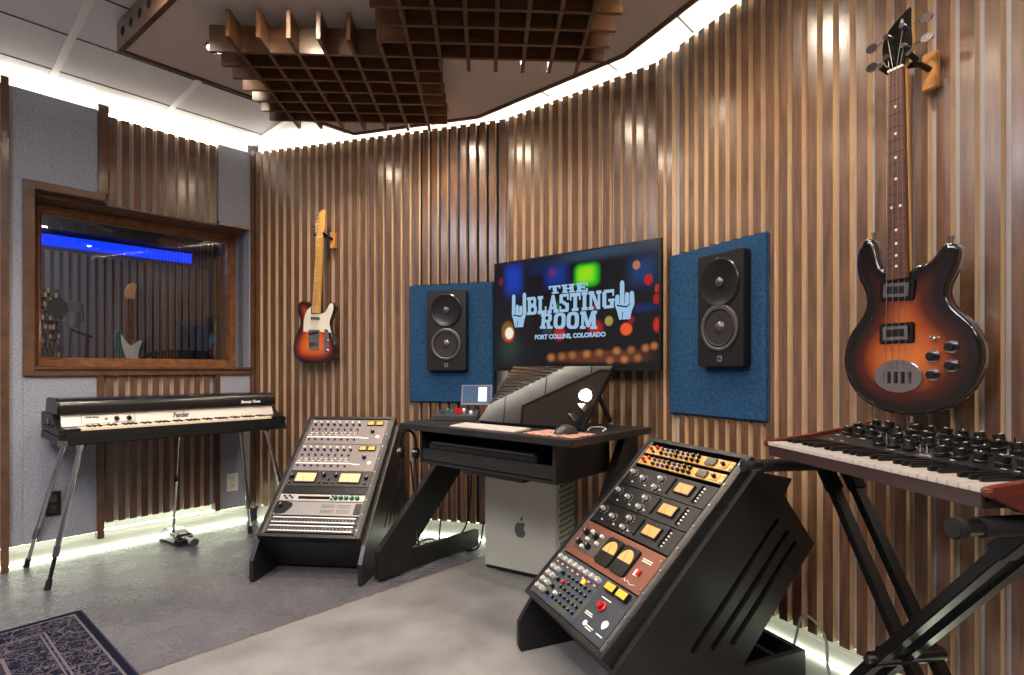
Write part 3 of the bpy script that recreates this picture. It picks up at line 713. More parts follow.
for k in (3, 5, 7, 9, 12, 15, 17, 19, 21):
    x = .648 * (1 - (2 ** (-k / 12) + 2 ** (-(k - 1) / 12)) / 2)
    for s in ((-.01, .01) if k == 12 else (0,)):
        a = along(nt_, nb, x, s); MB().cyl((a[0], yg - .0122, a[1]), (a[0], yg - .0126, a[1]), .0034, n=10).obj('inlay_dot', blk, nk)
hs = [along(nb, nt_, (Vector(nt_) - Vector(nb)).length + t, s) for t, s in ((-.004, -.022), (.02, -.026), (.05, -.034), (.13, -.026), (.155, -.018), (.172, -.002), (.183, .012), (.184, .026), (.17, .036), (.15, .034), (.11, .036), (.06, .036), (.03, .026), (-.004, .022))]
hd = MB().prism(smoothpoly(hs, 2), yg - .006, yg + .008, 'y').obj('headstock', maple, gt)
LN = (Vector(nt_) - Vector(nb)).length
tk = MB()
for k in range(6):
    a = along(nb, nt_, LN + .03 + .0235 * k, -.020 + .002 * k)
    pm = MB().cyl((a[0], yg - .016, a[1]), (a[0], yg - .006, a[1]), .0042, n=10)
    b2 = along(nb, nt_, LN + .03 + .0235 * k, -.052 + .002 * k)
    pm.cyl((a[0], yg + .003, a[1]), (b2[0], yg + .003, b2[1]), .002, n=6).cyl((b2[0], yg - .004, b2[1]), (b2[0], yg + .009, b2[1]), .006, .006, n=8)
    pm.obj('tuning_peg', chrome, hd)
mb = MB(); nbar(mb, along(nb, nt_, LN - .003), along(nb, nt_, LN + .002), .043, .043, yg - .0135, yg - .006); mb.obj('nut', white_p, nk)
c1 = TC([(292, 222)])[0]; mb = MB(); nbar(mb, along(nb, nt_, -.026), along(nb, nt_, -.044), .073, .073, yg - .010, yg - .003); mb.obj('neck_pickup', chrome, gt, bev=.003)
bp = MB().prism(TC([(243, 338), (337, 335), (334, 420), (330, 500), (318, 508), (250, 500), (243, 420)]), yg - .005, yg - .001, 'y').obj('bridge_plate', chrome, gt, bev=.001)
mb = MB()
for i in range(3):
    p = TC([(258 + 26 * i, 452)])[0]; mb.cyl((p[0], yg - .010, p[1] - .02), (p[0], yg - .010, p[1] + .008), .005, n=8)
mb.obj('saddles', chrome, bp)
p0, p1 = TC([(252, 375)])[0], TC([(326, 358)])[0]; mb = MB(); nbar(mb, p0, p1, .016, .016, yg - .009, yg - .004); mb.obj('bridge_pickup', blk, bp)
MB().prism(smoothpoly(TC([(380, 342), (410, 342), (414, 430), (408, 530), (378, 530), (376, 430)]), 2), yg - .0035, yg - .0005, 'y').obj('control_plate', chrome, gt)
for q in ((395, 430), (395, 512)):
    p = TC([q])[0]; MB().lathe([(.0, .024), (.009, .024), (.010, .022), (.010, .004), (.0, .004)], (p[0], yg, p[1]), '-y', 16).obj('control_knob', chrome, gt, label='chrome knob')
p = TC([(395, 350)])[0]; MB().cyl((p[0], yg - .003, p[1]), (p[0], yg - .018, p[1] + .008), .002, n=6).cyl((p[0], yg - .018, p[1] + .008), (p[0], yg - .024, p[1] + .01), .005, n=8).obj('pickup_switch', blk, gt)
mb = MB()
for i in range(6):
    s = -.0175 + .007 * i; a = along(nb, nt_, -.18, s * 1.45); b2 = along(nb, nt_, LN + .03 + .0235 * (i), -.020 + .002 * i) if 0 else along(nb, nt_, LN, s)
    mb.cyl((a[0], yg - .0145, a[1]), (b2[0], yg - .0150, b2[1]), .0005, n=4)
    c = along(nb, nt_, LN + .03 + .0235 * i, -.020 + .002 * i); mb.cyl((b2[0], yg - .0150, b2[1]), (c[0], yg - .012, c[1]), .0005, n=4)
mb.obj('strings', chrome, gt)
hz = along(nb, nt_, LN + .012)
hanger(FA, hz[0], hz[1], 'black yoke hanger on a light wooden block holding the sunburst guitar', -yg + .0, .036)

# -- four-string bass on the right wall
yb = -.115
bs = thing('bass_guitar', 'sunburst four-string bass with rosewood neck hanging on the slats', 'bass guitar', Fr(*FD.w(0, 0, 0), FD.yaw))
def BC(pts, y=yb): return crop(FD, pts, 830, 220, 3.376, y)
out = BC([(190, 172), (172, 160), (158, 130), (147, 85), (138, 66), (122, 64), (106, 76), (93, 106), (88, 148), (95, 195), (112, 232), (122, 268), (118, 302), (97, 342), (70, 380), (52, 428), (46, 480), (56, 532), (80, 576), (112, 610), (160, 638), (220, 655), (285, 658), (345, 652), (400, 632), (448, 598), (486, 550), (508, 492), (512, 440), (500, 392), (472, 348), (438, 316), (406, 286), (390, 250), (394, 214), (410, 180), (424, 140), (430, 104), (424, 84), (404, 74), (384, 80), (364, 106), (340, 134), (312, 149), (288, 154), (268, 172), (228, 184)])
out = smoothpoly(out, 3)
sb2 = burst_mat('bass_sunburst', [(0, (10, 7, 8)), (.18, (16, 8, 8)), (.42, (70, 22, 12)), (.66, (150, 70, 28)), (1, (186, 100, 48))])
put('body', body_mesh('body', out, yb, .045, sb2, .15, .014), bs)
bb = BC([(228, 200)], yb - .006)[0]; bt = FD.uv(896.5, 69, yb - .006); LN = (Vector(bt) - Vector(bb)).length
mb = MB(); nbar(mb, bb, bt, .062, .042, yb - .012, yb + .012); nk = mb.obj('neck', rosew, bs, bev=.002)
mb = MB(); nbar(mb, bb, bt, .064, .044, yb - .002, yb + .016); mb.obj('neck_back', maple, nk, bev=.004)
frets(nk, bb, bt, .062, .042, yb - .0125, 22, .864, .0011)
for k in (3, 5, 7, 9, 12, 15, 17, 19, 21):
    x = .864 * (1 - (2 ** (-k / 12) + 2 ** (-(k - 1) / 12)) / 2)
    for s in ((-.012, .012) if k == 12 else (0,)):
        a = along(bt, bb, x, s); MB().cyl((a[0], yb - .0121, a[1]), (a[0], yb - .0126, a[1]), .0042, n=10).obj('inlay_dot', cream, nk)
mb = MB(); nbar(mb, along(bb, bt, LN - .003), along(bb, bt, LN + .003), .043, .043, yb - .0145, yb - .004); mb.obj('nut', white_p, nk)
hs = [along(bb, bt, LN + t, s) for t, s in ((-.004, -.021), (.02, -.026), (.045, -.038), (.09, -.040), (.12, -.028), (.14, -.008), (.155, .016), (.166, .034), (.162, .042), (.14, .042), (.10, .042), (.05, .044), (.02, .028), (-.004, .021))]
hd = MB().prism(smoothpoly(hs, 2), yb - .006, yb + .009, 'y', 0, 1).obj('headstock', [gloss_blk, maple], bs)
for k, (t, s, sgn) in enumerate(((.045, -.022, -1), (.105, -.022, -1), (.055, .024, 1), (.115, .022, 1))):
    a = along(bb, bt, LN + t, s); b2 = along(bb, bt, LN + t, s + sgn * .055)
    pm = MB().cyl((a[0], yb - .022, a[1]), (a[0], yb - .006, a[1]), .0075, .0085, n=12).cyl((a[0], yb + .004, a[1]), (b2[0], yb + .004, b2[1]), .003, n=6)
    pm.prism(ell(b2[0], b2[1], .017, .013, 12), yb + .000, yb + .008, 'y'); pm.obj('tuning_peg', chrome, hd)
lg = MB(); a = along(bb, bt, LN + .13, .016); lg.prism(ell(a[0], a[1], .005, .014, 10), yb - .0066, yb - .006, 'y'); lg.obj('head_logo', silver, hd)
for q in ((230, 240), (228, 385)):
    a = BC([(q[0] - 59, q[1])])[0]; b2 = BC([(q[0] + 60, q[1] - 6)])[0]
    d = MB(); nbar(d, a, b2, .062, .062, yb - .006, yb); pk = d.obj('pickup', gloss_blk, bs, bev=.004)
    a2 = along(a, b2, .014); b3 = along(b2, a, .014); d = MB(); nbar(d, a2, b3, .042, .042, yb - .013, yb - .006); pf = d.obj('pickup_cover', chrome, pk, bev=.002)
    a2 = along(a, b2, .024); b3 = along(b2, a, .024); d = MB(); nbar(d, a2, b3, .022, .022, yb - .0136, yb - .0129); d.obj('pickup_coil', blk, pk)
cx, cz = BC([(231, 527)])[0]
br = MB().prism(ell(cx, cz, .068, .050, 28), yb - .006, yb - .0003, 'y').obj('bridge', chrome, bs, bev=.002)
for i in range(4):
    s = (-.029 + .0193 * i); MB().cyl((cx + s, yb - .012, cz - .022), (cx + s, yb - .012, cz + .014), .0065, n=10).obj('saddle', chrome, br)
for q in ((349, 460), (412, 428), (412, 492), (349, 522)):
    p = BC([q])[0]; kk = MB().lathe([(.0, .022), (.010, .022), (.0125, .019), (.013, .003), (.0, .003)], (p[0], yb, p[1]), '-y', 20).obj('control_knob', blk, bs)
    MB().lathe([(.018, .0005), (.018, .003), (.0125, .003)], (p[0], yb, p[1]), '-y', 20).obj('knob_skirt', chrome, kk)
p = BC([(350, 400)])[0]; MB().cyl((p[0], yb, p[1]), (p[0], yb - .006, p[1]), .007, n=10).cyl((p[0], yb - .006, p[1]), (p[0] + .003, yb - .024, p[1] + .005), .0028, n=8).obj('toggle_switch', chrome, bs)
fh = BC([(150, 322), (142, 320), (132, 345), (118, 372), (103, 402), (84, 430), (76, 462), (84, 468), (92, 440), (110, 412), (128, 380), (140, 350)], yb - .0004)
MB().prism(fh, yb - .0008, yb - .0002, 'y').obj('sound_hole', hm, bs)
for q in ((135, 62), (396, 76), (262, 662)):
    p = BC([q])[0]; MB().cyl((p[0], yb + .022, p[1]), (p[0], yb + .022, p[1] + (.02 if q[1] < 200 else -.02)), .005, .008, n=10).obj('strap_button', chrome, bs)
mb = MB()
for i in range(4):
    s = -.015 + .010 * i; a = along(bb, bt, (cz - bb[1]) + .02, -.029 + .0193 * i); b2 = along(bb, bt, LN, s)
    mb.cyl((a[0], yb - .018, a[1]), (b2[0], yb - .0155, b2[1]), .0011 - .00015 * i, n=5)
    t, s2 = ((.045, -.022), (.105, -.022), (.115, .022), (.055, .024))[i]; c = along(bb, bt, LN + t, s2); mb.cyl((b2[0], yb - .0155, b2[1]), (c[0], yb - .012, c[1]), .0009, n=5)
mb.obj('strings', mat('string_steel', (110, 106, 104), .45, metal=.8), bs)
hz = along(bb, bt, LN + .016)
hanger(FD, hz[0], hz[1], 'black yoke hanger on a light wooden block holding the bass', -yb, .04)

# -- teal guitar and microphone in the booth
FJ = Fr(*FE.w(-.62, 1.35, 0), .9)
def JC(pts, y=0): return crop(FJ, pts, 0, 160, 2.813, y)
jg = thing('electric_guitar', 'teal electric guitar with white pickguard standing behind the studio window', 'guitar', FJ)
out = JC([(352, 520), (345, 488), (332, 478), (322, 492), (322, 520), (330, 545), (326, 572), (312, 600), (310, 640), (335, 672), (370, 680), (405, 668), (420, 640), (416, 608), (402, 580), (398, 548), (404, 522), (402, 508), (388, 508), (375, 520)])
teal = burst_mat('teal_finish', [(0, (16, 90, 92)), (1, (20, 110, 112))])
put('body', body_mesh('body', smoothpoly(out, 2), 0, .04, teal, .1, .03), jg)
MB().prism(smoothpoly(JC([(340, 490), (345, 530), (356, 560), (366, 600), (392, 612), (400, 590), (388, 560), (392, 530), (400, 508), (384, 512), (368, 522), (352, 508)]), 2), -.004, -.0005, 'y').obj('pickguard', cream, jg)
a, b2 = JC([(366, 505)])[0], JC([(366, 390)])[0]; mb = MB(); nbar(mb, a, b2, .056, .044, -.012, .01); mb.obj('neck', rosew, jg)
MB().prism(smoothpoly(JC([(356, 392), (352, 372), (360, 352), (374, 346), (384, 352), (380, 372), (378, 392)]), 2), -.006, .008, 'y').obj('headstock', mat('dull_maple', (190, 140, 96), .4), jg)
jz = min(p[1] for p in out)
st = thing('guitar_stand', 'dark stand under the teal guitar in the booth', 'stand', Fr(FJ.o.x, FJ.o.y, 0, FJ.yaw))
xm = sum(p[0] for p in out) / len(out)
mb = MB().cyl((xm, .075, .02), (xm, .075, jz + .1), .015, n=8)
for dx, dy in ((-.2, -.1), (.2, -.1), (0, .25)): mb.cyl((xm, .02, .18), (xm + dx, dy, .01), .01, n=8)
mb.obj('pole', blk_m, st); MB().tube([(xm - .1, -.06, jz - .02), (xm - .1, .06, jz - .025), (xm + .1, .06, jz - .025), (xm + .1, -.06, jz - .02)], .01, 8).obj('cradle', rubber, st)
FM = Fr(*FE.w(-1.03, 1.3, 0), .83)
mx, mz = FM.uv(72.5, 313); 
mc = thing('microphone', 'large grey studio microphone on a boom stand behind the studio window', 'microphone', Fr(*FM.w(mx, 0, mz), FM.yaw))
MB().lathe([(0, .0), (.026, .001), (.028, .01), (.028, .10), (.0, .10)], (0, 0, -.09), 'z', 20).obj('body', silver, mc)
MB().prism(rrect(-.032, .032, .0, .075, .018), -.022, .022, 'y').obj('grille', mat('mic_grille', (120, 120, 124), .4, metal=.8), mc, bev=.006)
MB().tube([(-.055, 0, -.05), (-.05, 0, .05), (.05, 0, .05), (.055, 0, -.05), (-.055, 0, -.05)], .004, 6).obj('shock_mount', blk_m, mc)
MB().prism(ell(-.085, .02, .05, .06, 24), -.09, -.086, 'y').obj('pop_shield', mat('pop_mesh', (60, 60, 64), .8), mc)
mc.scale = (1.25, 1.25, 1.25)
ms = thing('microphone_stand', 'thin black boom stand carrying the microphone in the booth', 'stand', Fr(*FM.w(mx, .05, 0), FM.yaw))
mb = MB().cyl((.05, 0, .02), (.10, 0, mz - .16), .011, n=8).cyl((0.0, -.03, mz - .13), (.14, .03, mz - .18), .008, n=8)
for k in range(3):
    a = 2 * PI * k / 3; mb.cyl((.05, 0, .2), (.05 + .28 * math.cos(a), .28 * math.sin(a), .01), .009, n=6)
mb.obj('pole', blk_m, ms); MB().tube([(0, -.05, mz - .09), (-.02, -.05, mz - .3), (.03, 0, mz - .6), (.05, 0, .3)], .004, 6).obj('cable', blk, ms)
ba = thing('amplifier', 'dark amplifier standing low in the booth behind the glass', 'amplifier', Fr(*FE.w(FE.uv(177, 361, 2.0)[0], 2.0, 0), .83))
MB().prism([(-.3, 0), (.3, 0), (.3, 1.30), (-.12, 1.30), (-.3, 1.18)], 0, .3, 'y').obj('cabinet', tolex, ba, bev=.008)
MB().box(-.26, .26, -.008, -.0005, .15, 1.1).obj('grille', mat('amp_grille', (30, 30, 34), .8), ba)

# ================================================================ RUG
t = thing('rug', 'dark blue and cream patterned rug lying on the concrete', 'rug', Fr(-1.978, 2.518, 0, math.atan2(-.514, .604)))
def rug_mat():
    m = bpy.data.materials.new('rug_weave'); m.use_nodes = True; nt = m.node_tree; b = nt.nodes['Principled BSDF']; N = nt.nodes.new; L = nt.links.new
    tc = N('ShaderNodeTexCoord'); b.inputs['Roughness'].default_value = .95; b.inputs['Specular IOR Level'].default_value = .1
    sp = N('ShaderNodeSeparateXYZ'); L(tc.outputs['Object'], sp.inputs[0])
    def mth(op, a, c=0):
        x = N('ShaderNodeMath'); x.operation = op
        for s, v in ((0, a), (1, c)):
            if isinstance(v, (int, float)): x.inputs[s].default_value = v
            else: L(v, x.inputs[s])
        return x.outputs[0]
    # distance from the edge: y is negative towards the viewer, x grows along the side
    d = mth('MINIMUM', mth('MULTIPLY', sp.outputs[1], -1), sp.outputs[0]); d = mth('MINIMUM', mth('MULTIPLY', sp.outputs[1], 1), d) if 0 else d
    n = N('ShaderNodeTexNoise'); n.inputs['Scale'].default_value = 34; n.inputs['Detail'].default_value = 4; L(tc.outputs['Object'], n.inputs['Vector'])
    v = N('ShaderNodeTexVoronoi'); v.inputs['Scale'].default_value = 24; L(tc.outputs['Object'], v.inputs['Vector'])
    v2 = N('ShaderNodeTexVoronoi'); v2.inputs['Scale'].default_value = 11; v2.feature = 'DISTANCE_TO_EDGE'; L(tc.outputs['Object'], v2.inputs['Vector'])
    f = mth('GREATER_THAN', mth('ADD', mth('MULTIPLY', mth('SINE', mth('MULTIPLY', v.outputs['Distance'], 26)), .3), n.outputs[0]), .72)
    vine = mth('LESS_THAN', v2.outputs['Distance'], .028)
    f = mth('MAXIMUM', mth('MULTIPLY', f, .8), mth('MULTIPLY', vine, .55))
    lines = 0
    for p, w_ in ((.028, .004), (.15, .004), (.165, .003), (.30, .006), (.325, .003)):
        lines = mth('MAXIMUM', lines, mth('LESS_THAN', mth('ABSOLUTE', mth('SUBTRACT', d, p)), w_))
    f = mth('MAXIMUM', f, lines); f = mth('MULTIPLY', f, mth('GREATER_THAN', d, .022))
    x = N('ShaderNodeMix'); x.data_type = 'RGBA'; x.inputs[6].default_value = lin((16, 17, 34)); x.inputs[7].default_value = lin((92, 85, 92)); L(f, x.inputs[0]); L(x.outputs[2], b.inputs['Base Color'])
    u = N('ShaderNodeBump'); u.inputs['Distance'].default_value = .003; L(n.outputs[0], u.inputs['Height']); L(u.outputs[0], b.inputs['Normal'])
    return m
# local axes: x runs along the right edge towards the viewer, y to the right of it -> the rug fills y<0
me = MB().box(0, 2.2, -1.5, 0, .001, .009).mesh('pile', rug_mat(), bev=.002); put('pile', me, t)
MB().box(-.004, 2.2, 0, .006, .001, .010).box(-.006, 0, -1.5, .006, .001, .010).obj('binding', mat('rug_binding', (20, 22, 40), .9), t)

# ================================================================ STAGE PIANO
FR = Fr(-2.22, 2.697, 0, .8285)
pn = thing('stage_piano', 'vintage black electric piano with silver name rail on four chrome legs', 'electric piano', FR)
W, D, zb = 1.135, .56, .733
MB().box(0, W, 0, D, zb, zb + .055).obj('bottom_case', tolex, pn, bev=.006)
mb = MB()
for x0, x1 in ((0, .022), (W - .022, W)):
    mb.prism([(0, zb + .055), (0, zb + .085), (.09, zb + .10), (.20, zb + .165), (D, zb + .165), (D, zb + .055)], x0, x1, 'x')
mb.box(.022, W - .022, D - .02, D, zb + .055, zb + .165); mb.obj('side_case', tolex, pn, bev=.004)
MB().box(.024, W - .024, -.002, .018, zb + .03, zb + .078).obj('key_slip', tolex, pn, bev=.003)
for x0, x1 in ((.023, .085), (W - .085, W - .023)): MB().box(x0, x1, .0, .10, zb + .078, zb + .092).obj('key_block', blk, pn, bev=.003)
nw = 43; kx0, kx1 = .088, W - .088; kw = (kx1 - kx0) / nw; mb = MB()
for i in range(nw): mb.box(kx0 + i * kw + .0006, kx0 + (i + 1) * kw - .0006, .012, .15, zb + .06, zb + .091)
mb.obj('white_keys', ivory, pn)
mb = MB()
for i in range(nw - 1):
    if (i + 2) % 7 in (0, 1, 3, 4, 5): mb.box(kx0 + (i + 1) * kw - .0055, kx0 + (i + 1) * kw + .0055, .058, .15, zb + .091, zb + .101)
mb.obj('black_keys', blk, pn, bev=.001)
MB().prism([(.125, zb + .095), (.150, zb + .165), (.19, zb + .165), (.19, zb + .095)], .026, W - .026, 'x').obj('name_rail', mat('name_rail', (196, 190, 184), .42, metal=.35), pn)
lidp = [(.150, zb + .166), (.128, zb + .168), (.126, zb + .215), (.136, zb + .236), (.165, zb + .250), (.40, zb + .252), (.455, zb + .238), (.475, zb + .205), (.478, zb + .166)]
MB().prism(lidp, .012, W - .012, 'x').obj('lid', mat('lid_moulded', (22, 21, 23), .22, coat=.4, bump=(160, .25, .001, (1, 1, 1))), pn, bev=.003)
MB().prism([(a, b + (.004 if i in (3, 4, 5, 6) else 0)) for i, (a, b) in enumerate(lidp)], .008, .022, 'x').obj('lid_end', blk, pn)
# name rail slopes: its face runs from (y .125, z .095) to (y .150, z .165)
def rail(h): return .125 + .025 * h / .07 - .0012
ctl = MB(); pts = [(.11, .010), (.345, .010), (.345, .060), (.11, .060)]
for (x0, h0), (x1, h1) in zip(pts, pts[1:] + pts[:1]): ctl.tube([(x0, rail(h0) - .0, zb + .095 + h0), (x1, rail(h1) - .0, zb + .095 + h1)], .0010, 5)
ctl.obj('control_frame', blk, pn)
for x in (.262, .318):
    MB().cyl((x, rail(.035), zb + .13), (x, rail(.035) - .018, zb + .124), .0125, .010, n=16).obj('knob', blk, pn)
MB().cyl((.215, rail(.035), zb + .13), (.215, rail(.035) - .004, zb + .129), .007, n=12).obj('jack_socket', dkchrome, pn)
rt = -math.atan2(.025, .07)
def railtext(s, xa, xb, h, size, m=blk, off=.0006, shear=.2):
    o = fitted(s, xa, xb, zb + .095 + h, size, m, pn, rail(h) - .0006, off=off, shear=shear); o.rotation_euler = (rt, 0, 0); return o
railtext('Fender Rhodes', .125, .185, .046, .013); railtext('Fender', .530, .615, .032, .046, mat('logo_dark', (70, 66, 64), .4), .0022)
o = fitted('Seventy Three', .905, 1.025, zb + .194, .026, white_p, pn, .1255, off=.001, shear=.35)
for x0 in (.0, W):
    for y0 in (.0, D - .03):
        sgn = -1 if x0 == 0 else 1
        MB().box(min(x0 - sgn * .035, x0 + sgn * .003), max(x0 - sgn * .035, x0 + sgn * .003), y0 - .003, y0 + .033, zb - .003, zb + .032).obj('corner_guard', dkchrome, pn, bev=.003)
MB().box(-.004, .0, .30, .335, zb + .10, zb + .135).obj('latch', dkchrome, pn, bev=.001)
MB().tube([(-.003, .16, zb + .10), (-.02, .17, zb + .10), (-.02, .28, zb + .10), (-.003, .29, zb + .10)], .006, 8).obj('carry_handle', rubber, pn)
for o in list(pn.children): o.scale.z *= .90; o.location.z += zb * (1 - .90) if o.location.z < .1 else 0
for o in pn.children:
    if o.location.z > .5: o.location.z = zb + (o.location.z - zb) * .90
def inFR(X, Y):
    v = FR.R.transposed() @ Vector((X - FR.o.x, Y - FR.o.y, 0)); return v.x, v.y
for (tx, ty), (X, Y) in (((.10, .07), (-2.345, 2.775)), ((.10, D - .08), (-2.735, 3.095)), ((W - .10, .07), (-1.365, 3.48)), ((W - .10, D - .08), (-1.775, 3.735))):
    fx, fy = inFR(X, Y)
    a = Vector((tx, ty, zb)); b2 = Vector((fx, fy, .0)); m_ = a.lerp(b2, .74); e_ = b2 + (a - b2).normalized() * .05
    lg = MB().cyl(a, m_, .0125, n=12).cyl(a + (b2 - a) * .0, a + (b2 - a) * .035, .02, n=12).obj('leg', chrome, pn)
    MB().cyl(a.lerp(b2, .70), a.lerp(b2, .775), .0145, n=12).obj('collar', dkchrome, lg)
    MB().cyl(m_, e_, .0095, n=10).obj('leg_extension', blk_m if tx < .5 and ty < .2 else chrome, lg)
    MB().cyl(e_, b2 + Vector((0, 0, .001)), .013, .015, n=12).obj('rubber_foot', rubber, lg)
fp = Fr(-2.16, 3.56, 0, 1.0)
pd = thing('sustain_pedal', 'chrome sustain pedal with an upright rod on the floor under the electric piano', 'pedal', fp)
base = [(-.085, 0), (.055, 0), (.065, .02), (.06, .042), (-.05, .068), (-.085, .06), (-.095, .03)]
mb = MB(); mb.prism([(y, z) for y, z in [(-y_, z_) for y_, z_ in base]], -.042, .042, 'x'); mb.obj('housing', chrome, pd, bev=.01)
MB().tube([(0, -.06, .024), (0, -.105, .026), (0, -.15, .018)], [.012, .010, .022], 10).obj('foot_lever', dkchrome, pd)
MB().box(-.045, .045, -.10, .09, .0, .006).obj('rubber_base', rubber, pd)
for o in pd.children: o.scale = (1.35, 1.3, 1.3)
MB().cyl((0, .06, .075), (0, .02, .40), .0085, n=10).cyl((0, .02, .40), (0, -.02, .728), .0045, n=8).obj('rod', chrome, pd)
MB().cyl((0, .022, .385), (0, .018, .42), .0115, n=10).obj('rod_clamp', blk, pd)

# ================================================================ OUTLETS
t = thing('outlet_box', 'black recessed wall outlet behind the piano leg on grey fabric', 'outlet', Fr(*FE.w(-1.107, 0, .342), FE.yaw))
MB().prism(rrect(-.034, .034, -.070, .070, .006), -.007, -.0005, 'y').obj('cover_plate', blk, t)
for z in (-.03, .03): MB().prism(rrect(-.016, .016, z - .022, z + .022, .008), -.009, -.007, 'y').obj('socket', gloss_blk, t)
t = thing('power_outlet', 'white wall outlet on the grey fabric beside the rear piano leg', 'outlet', Fr(*FE.w(-.128, 0, .317), FE.yaw))
MB().prism(rrect(-.038, .038, -.062, .062, .005), -.007, -.0005, 'y').obj('cover_plate', white_p, t, bev=.001)
for z in (-.024, .024):
    s = MB().prism(ell(0, z, .016, .018, 20), -.0085, -.007, 'y').obj('socket', cream, t)
    MB().box(-.007, -.005, -.0092, -.0085, z - .002, z + .008).box(.005, .007, -.0092, -.0085, z - .002, z + .008).cyl((0, -.0085, z - .009), (0, -.0092, z - .009), .0028, n=8).obj('slots', blk, s)

from mathutils.geometry import tessellate_polygon
TH = math.atan2(.609, .576)
def prism_holes(mb, outer, holes, a, b, mi=0):
    """board in the y-z plane from x=a to x=b with slots cut through"""
    loops = [outer] + holes; fl = [p for l in loops for p in l]; n = len(fl)
    tris = tessellate_polygon([[Vector((p[0], p[1], 0)) for p in l] for l in loops])
    v = [(a, p[0], p[1]) for p in fl] + [(b, p[0], p[1]) for p in fl]
    fs = [tuple(t) for t in tris] + [tuple(i + n for i in reversed(t)) for t in tris]
    k = 0
    for l in loops:
        m = len(l); fs += [(k + i, k + (i + 1) % m, n + k + (i + 1) % m, n + k + i) for i in range(m)]; k += m
    mb.add(v, fs, mi); return mb
def slot(p, q, w):
    p = Vector(p); q = Vector(q); d = (q - p).normalized(); s = Vector((-d.y, d.x)) * w / 2; out = []
    for c, sg in ((q, 1), (p, -1)):
        for i in range(7):
            t = -PI / 2 + PI * i / 6; out.append(tuple(c + sg * (d * math.cos(t) * w / 2 + s.normalized() * math.sin(t) * w / 2)))
    return out
# knob kinds share their meshes
def km(name, r, h, m, pm, r2=None, ptr=True):
    mb = MB().lathe([(r, 0), (r, h * .8), ((r2 or r * .85), h), (0, h)], (0, 0, 0), '-y', 14)
    if ptr: mb.box(-r * .13, r * .13, -h - .0008, -h + .0002, r * .1, r * .9, 1)
    return mb.mesh(name, [m, pm])
K_blk = km('knob_black', .0075, .014, blk, white_p); K_big = km('knob_big', .012, .018, blk, white_p)
K_sil = km('knob_silver', .0088, .020, alu, blk, .0078); K_blue = km('knob_blue', .0062, .012, blue_p, white_p)
K_gr = km('knob_green', .012, .015, green_p, white_p); K_red = km('knob_red', .007, .014, red_p, white_p)
K_wht = km('knob_white', .0075, .013, white_p, red_p); K_sm = km('knob_small', .0055, .010, blk, white_p); K_gry = km('knob_grey', .0105, .018, alu, blk, .0085)
K_btn = MB().box(-.0035, .0035, -.005, 0, -.0025, .0025).mesh('button', white_p)
K_btr = MB().box(-.0035, .0035, -.005, 0, -.0025, .0025).mesh('button_red', red_p)
K_scr = MB().cyl((0, 0, 0), (0, -.0025, 0), .0045, n=8).mesh('screw', dkchrome)

def make_rack(X, Y, yaw, ymax, label):
    fr = Fr(X, Y, 0, yaw); t = thing('equipment_rack', label, 'equipment rack', fr); T = Fr(0, 0, .24, 0, TH)
    Lf = .838; wi, wo, we = .262, .281, .303
    def pt(a, p): v = T.w(0, p, a); return v.y, v.z
    lim = lambda P_: [(min(y, ymax), max(z, .0)) for y, z in P_]
    for s in (-1, 1):
        x0, x1 = sorted((s * wi, s * wo))
        MB().prism(lim([pt(0, 0), pt(Lf, 0), pt(Lf, .18), pt(.80, .40), pt(.2, .40), pt(.0, .28)]), x0, x1, 'x').obj('inner_side', blk_wood, t, bev=.002)
        x0, x1 = sorted((s * (wo + .0005), s * we))
        op = [(-.01, 0), (-.022, .02), (-.022, .115), (.0, .15), (.045, .215), (.606, .765), (.774, .729), (.736, .672)]
        if ymax > .88: op += [(.885, .485), (.55, .126)]
        else: op += [(ymax, .66), (ymax, .30), (.55, .126)]
        op += [(.55, .11), (min(.84, ymax), .11), (min(.84, ymax), 0)]
        sl = [slot((.70, .583), (.334, .213), .026), slot((.748, .536), (.417, .205), .026), slot((.787, .496), (.500, .206), .026)] if ymax > .88 else [slot((.62, .503), (.334, .213), .020), slot((.668, .456), (.417, .205), .020), slot((.70, .409), (.500, .206), .020)]
        m = MB(); prism_holes(m, op, sl, x0, x1); m.obj('side_panel', blk_wood2, t, smooth=False)
    m = MB()
    lb(m, T, -wi, wi, -.0, .05, 0, .018); m.obj('lower_frame', blk_wood, t); m = MB()
    lb(m, T, -wi, wi, 0, .17, Lf - .018, Lf); m.obj('top_board', blk_wood, t)
    for s in (-1, 1):
        m = MB(); a, b = sorted((s * .2435, s * wi)); lb(m, T, a, b, .004, .010, .018, Lf - .018); r = m.obj('mounting_rail', mat('rail_grey', (74, 70, 70), .5), t)
        for k in range(9):
            p = T.w(s * .2525, .004, .05 + .093 * k); o = inst('screw', K_scr, r, p); o.rotation_euler = (-TH, 0, 0)
    MB().prism([pt(-.0, .002), pt(-.0, .30), pt(.018, .30), pt(.018, .002)], -wi, wi, 'x').obj('bottom_board', blk_wood, t)
    MB().prism(lim([pt(.02, .39), pt(.80, .39), pt(.80, .405), pt(.02, .405)]), -wi, wi, 'x').obj('back_board', blk_wood, t)
    MB().prism(lim([(.70, .02), (.72, .02), (.72, .11), (.70, .11)]) , -wo, wo, 'x').obj('base_rail', blk_wood, t)
    if ymax > .88: MB().box(-wo, wo, .82, .84, .0, .11).obj('base_rail', blk_wood, t)
    return t, fr
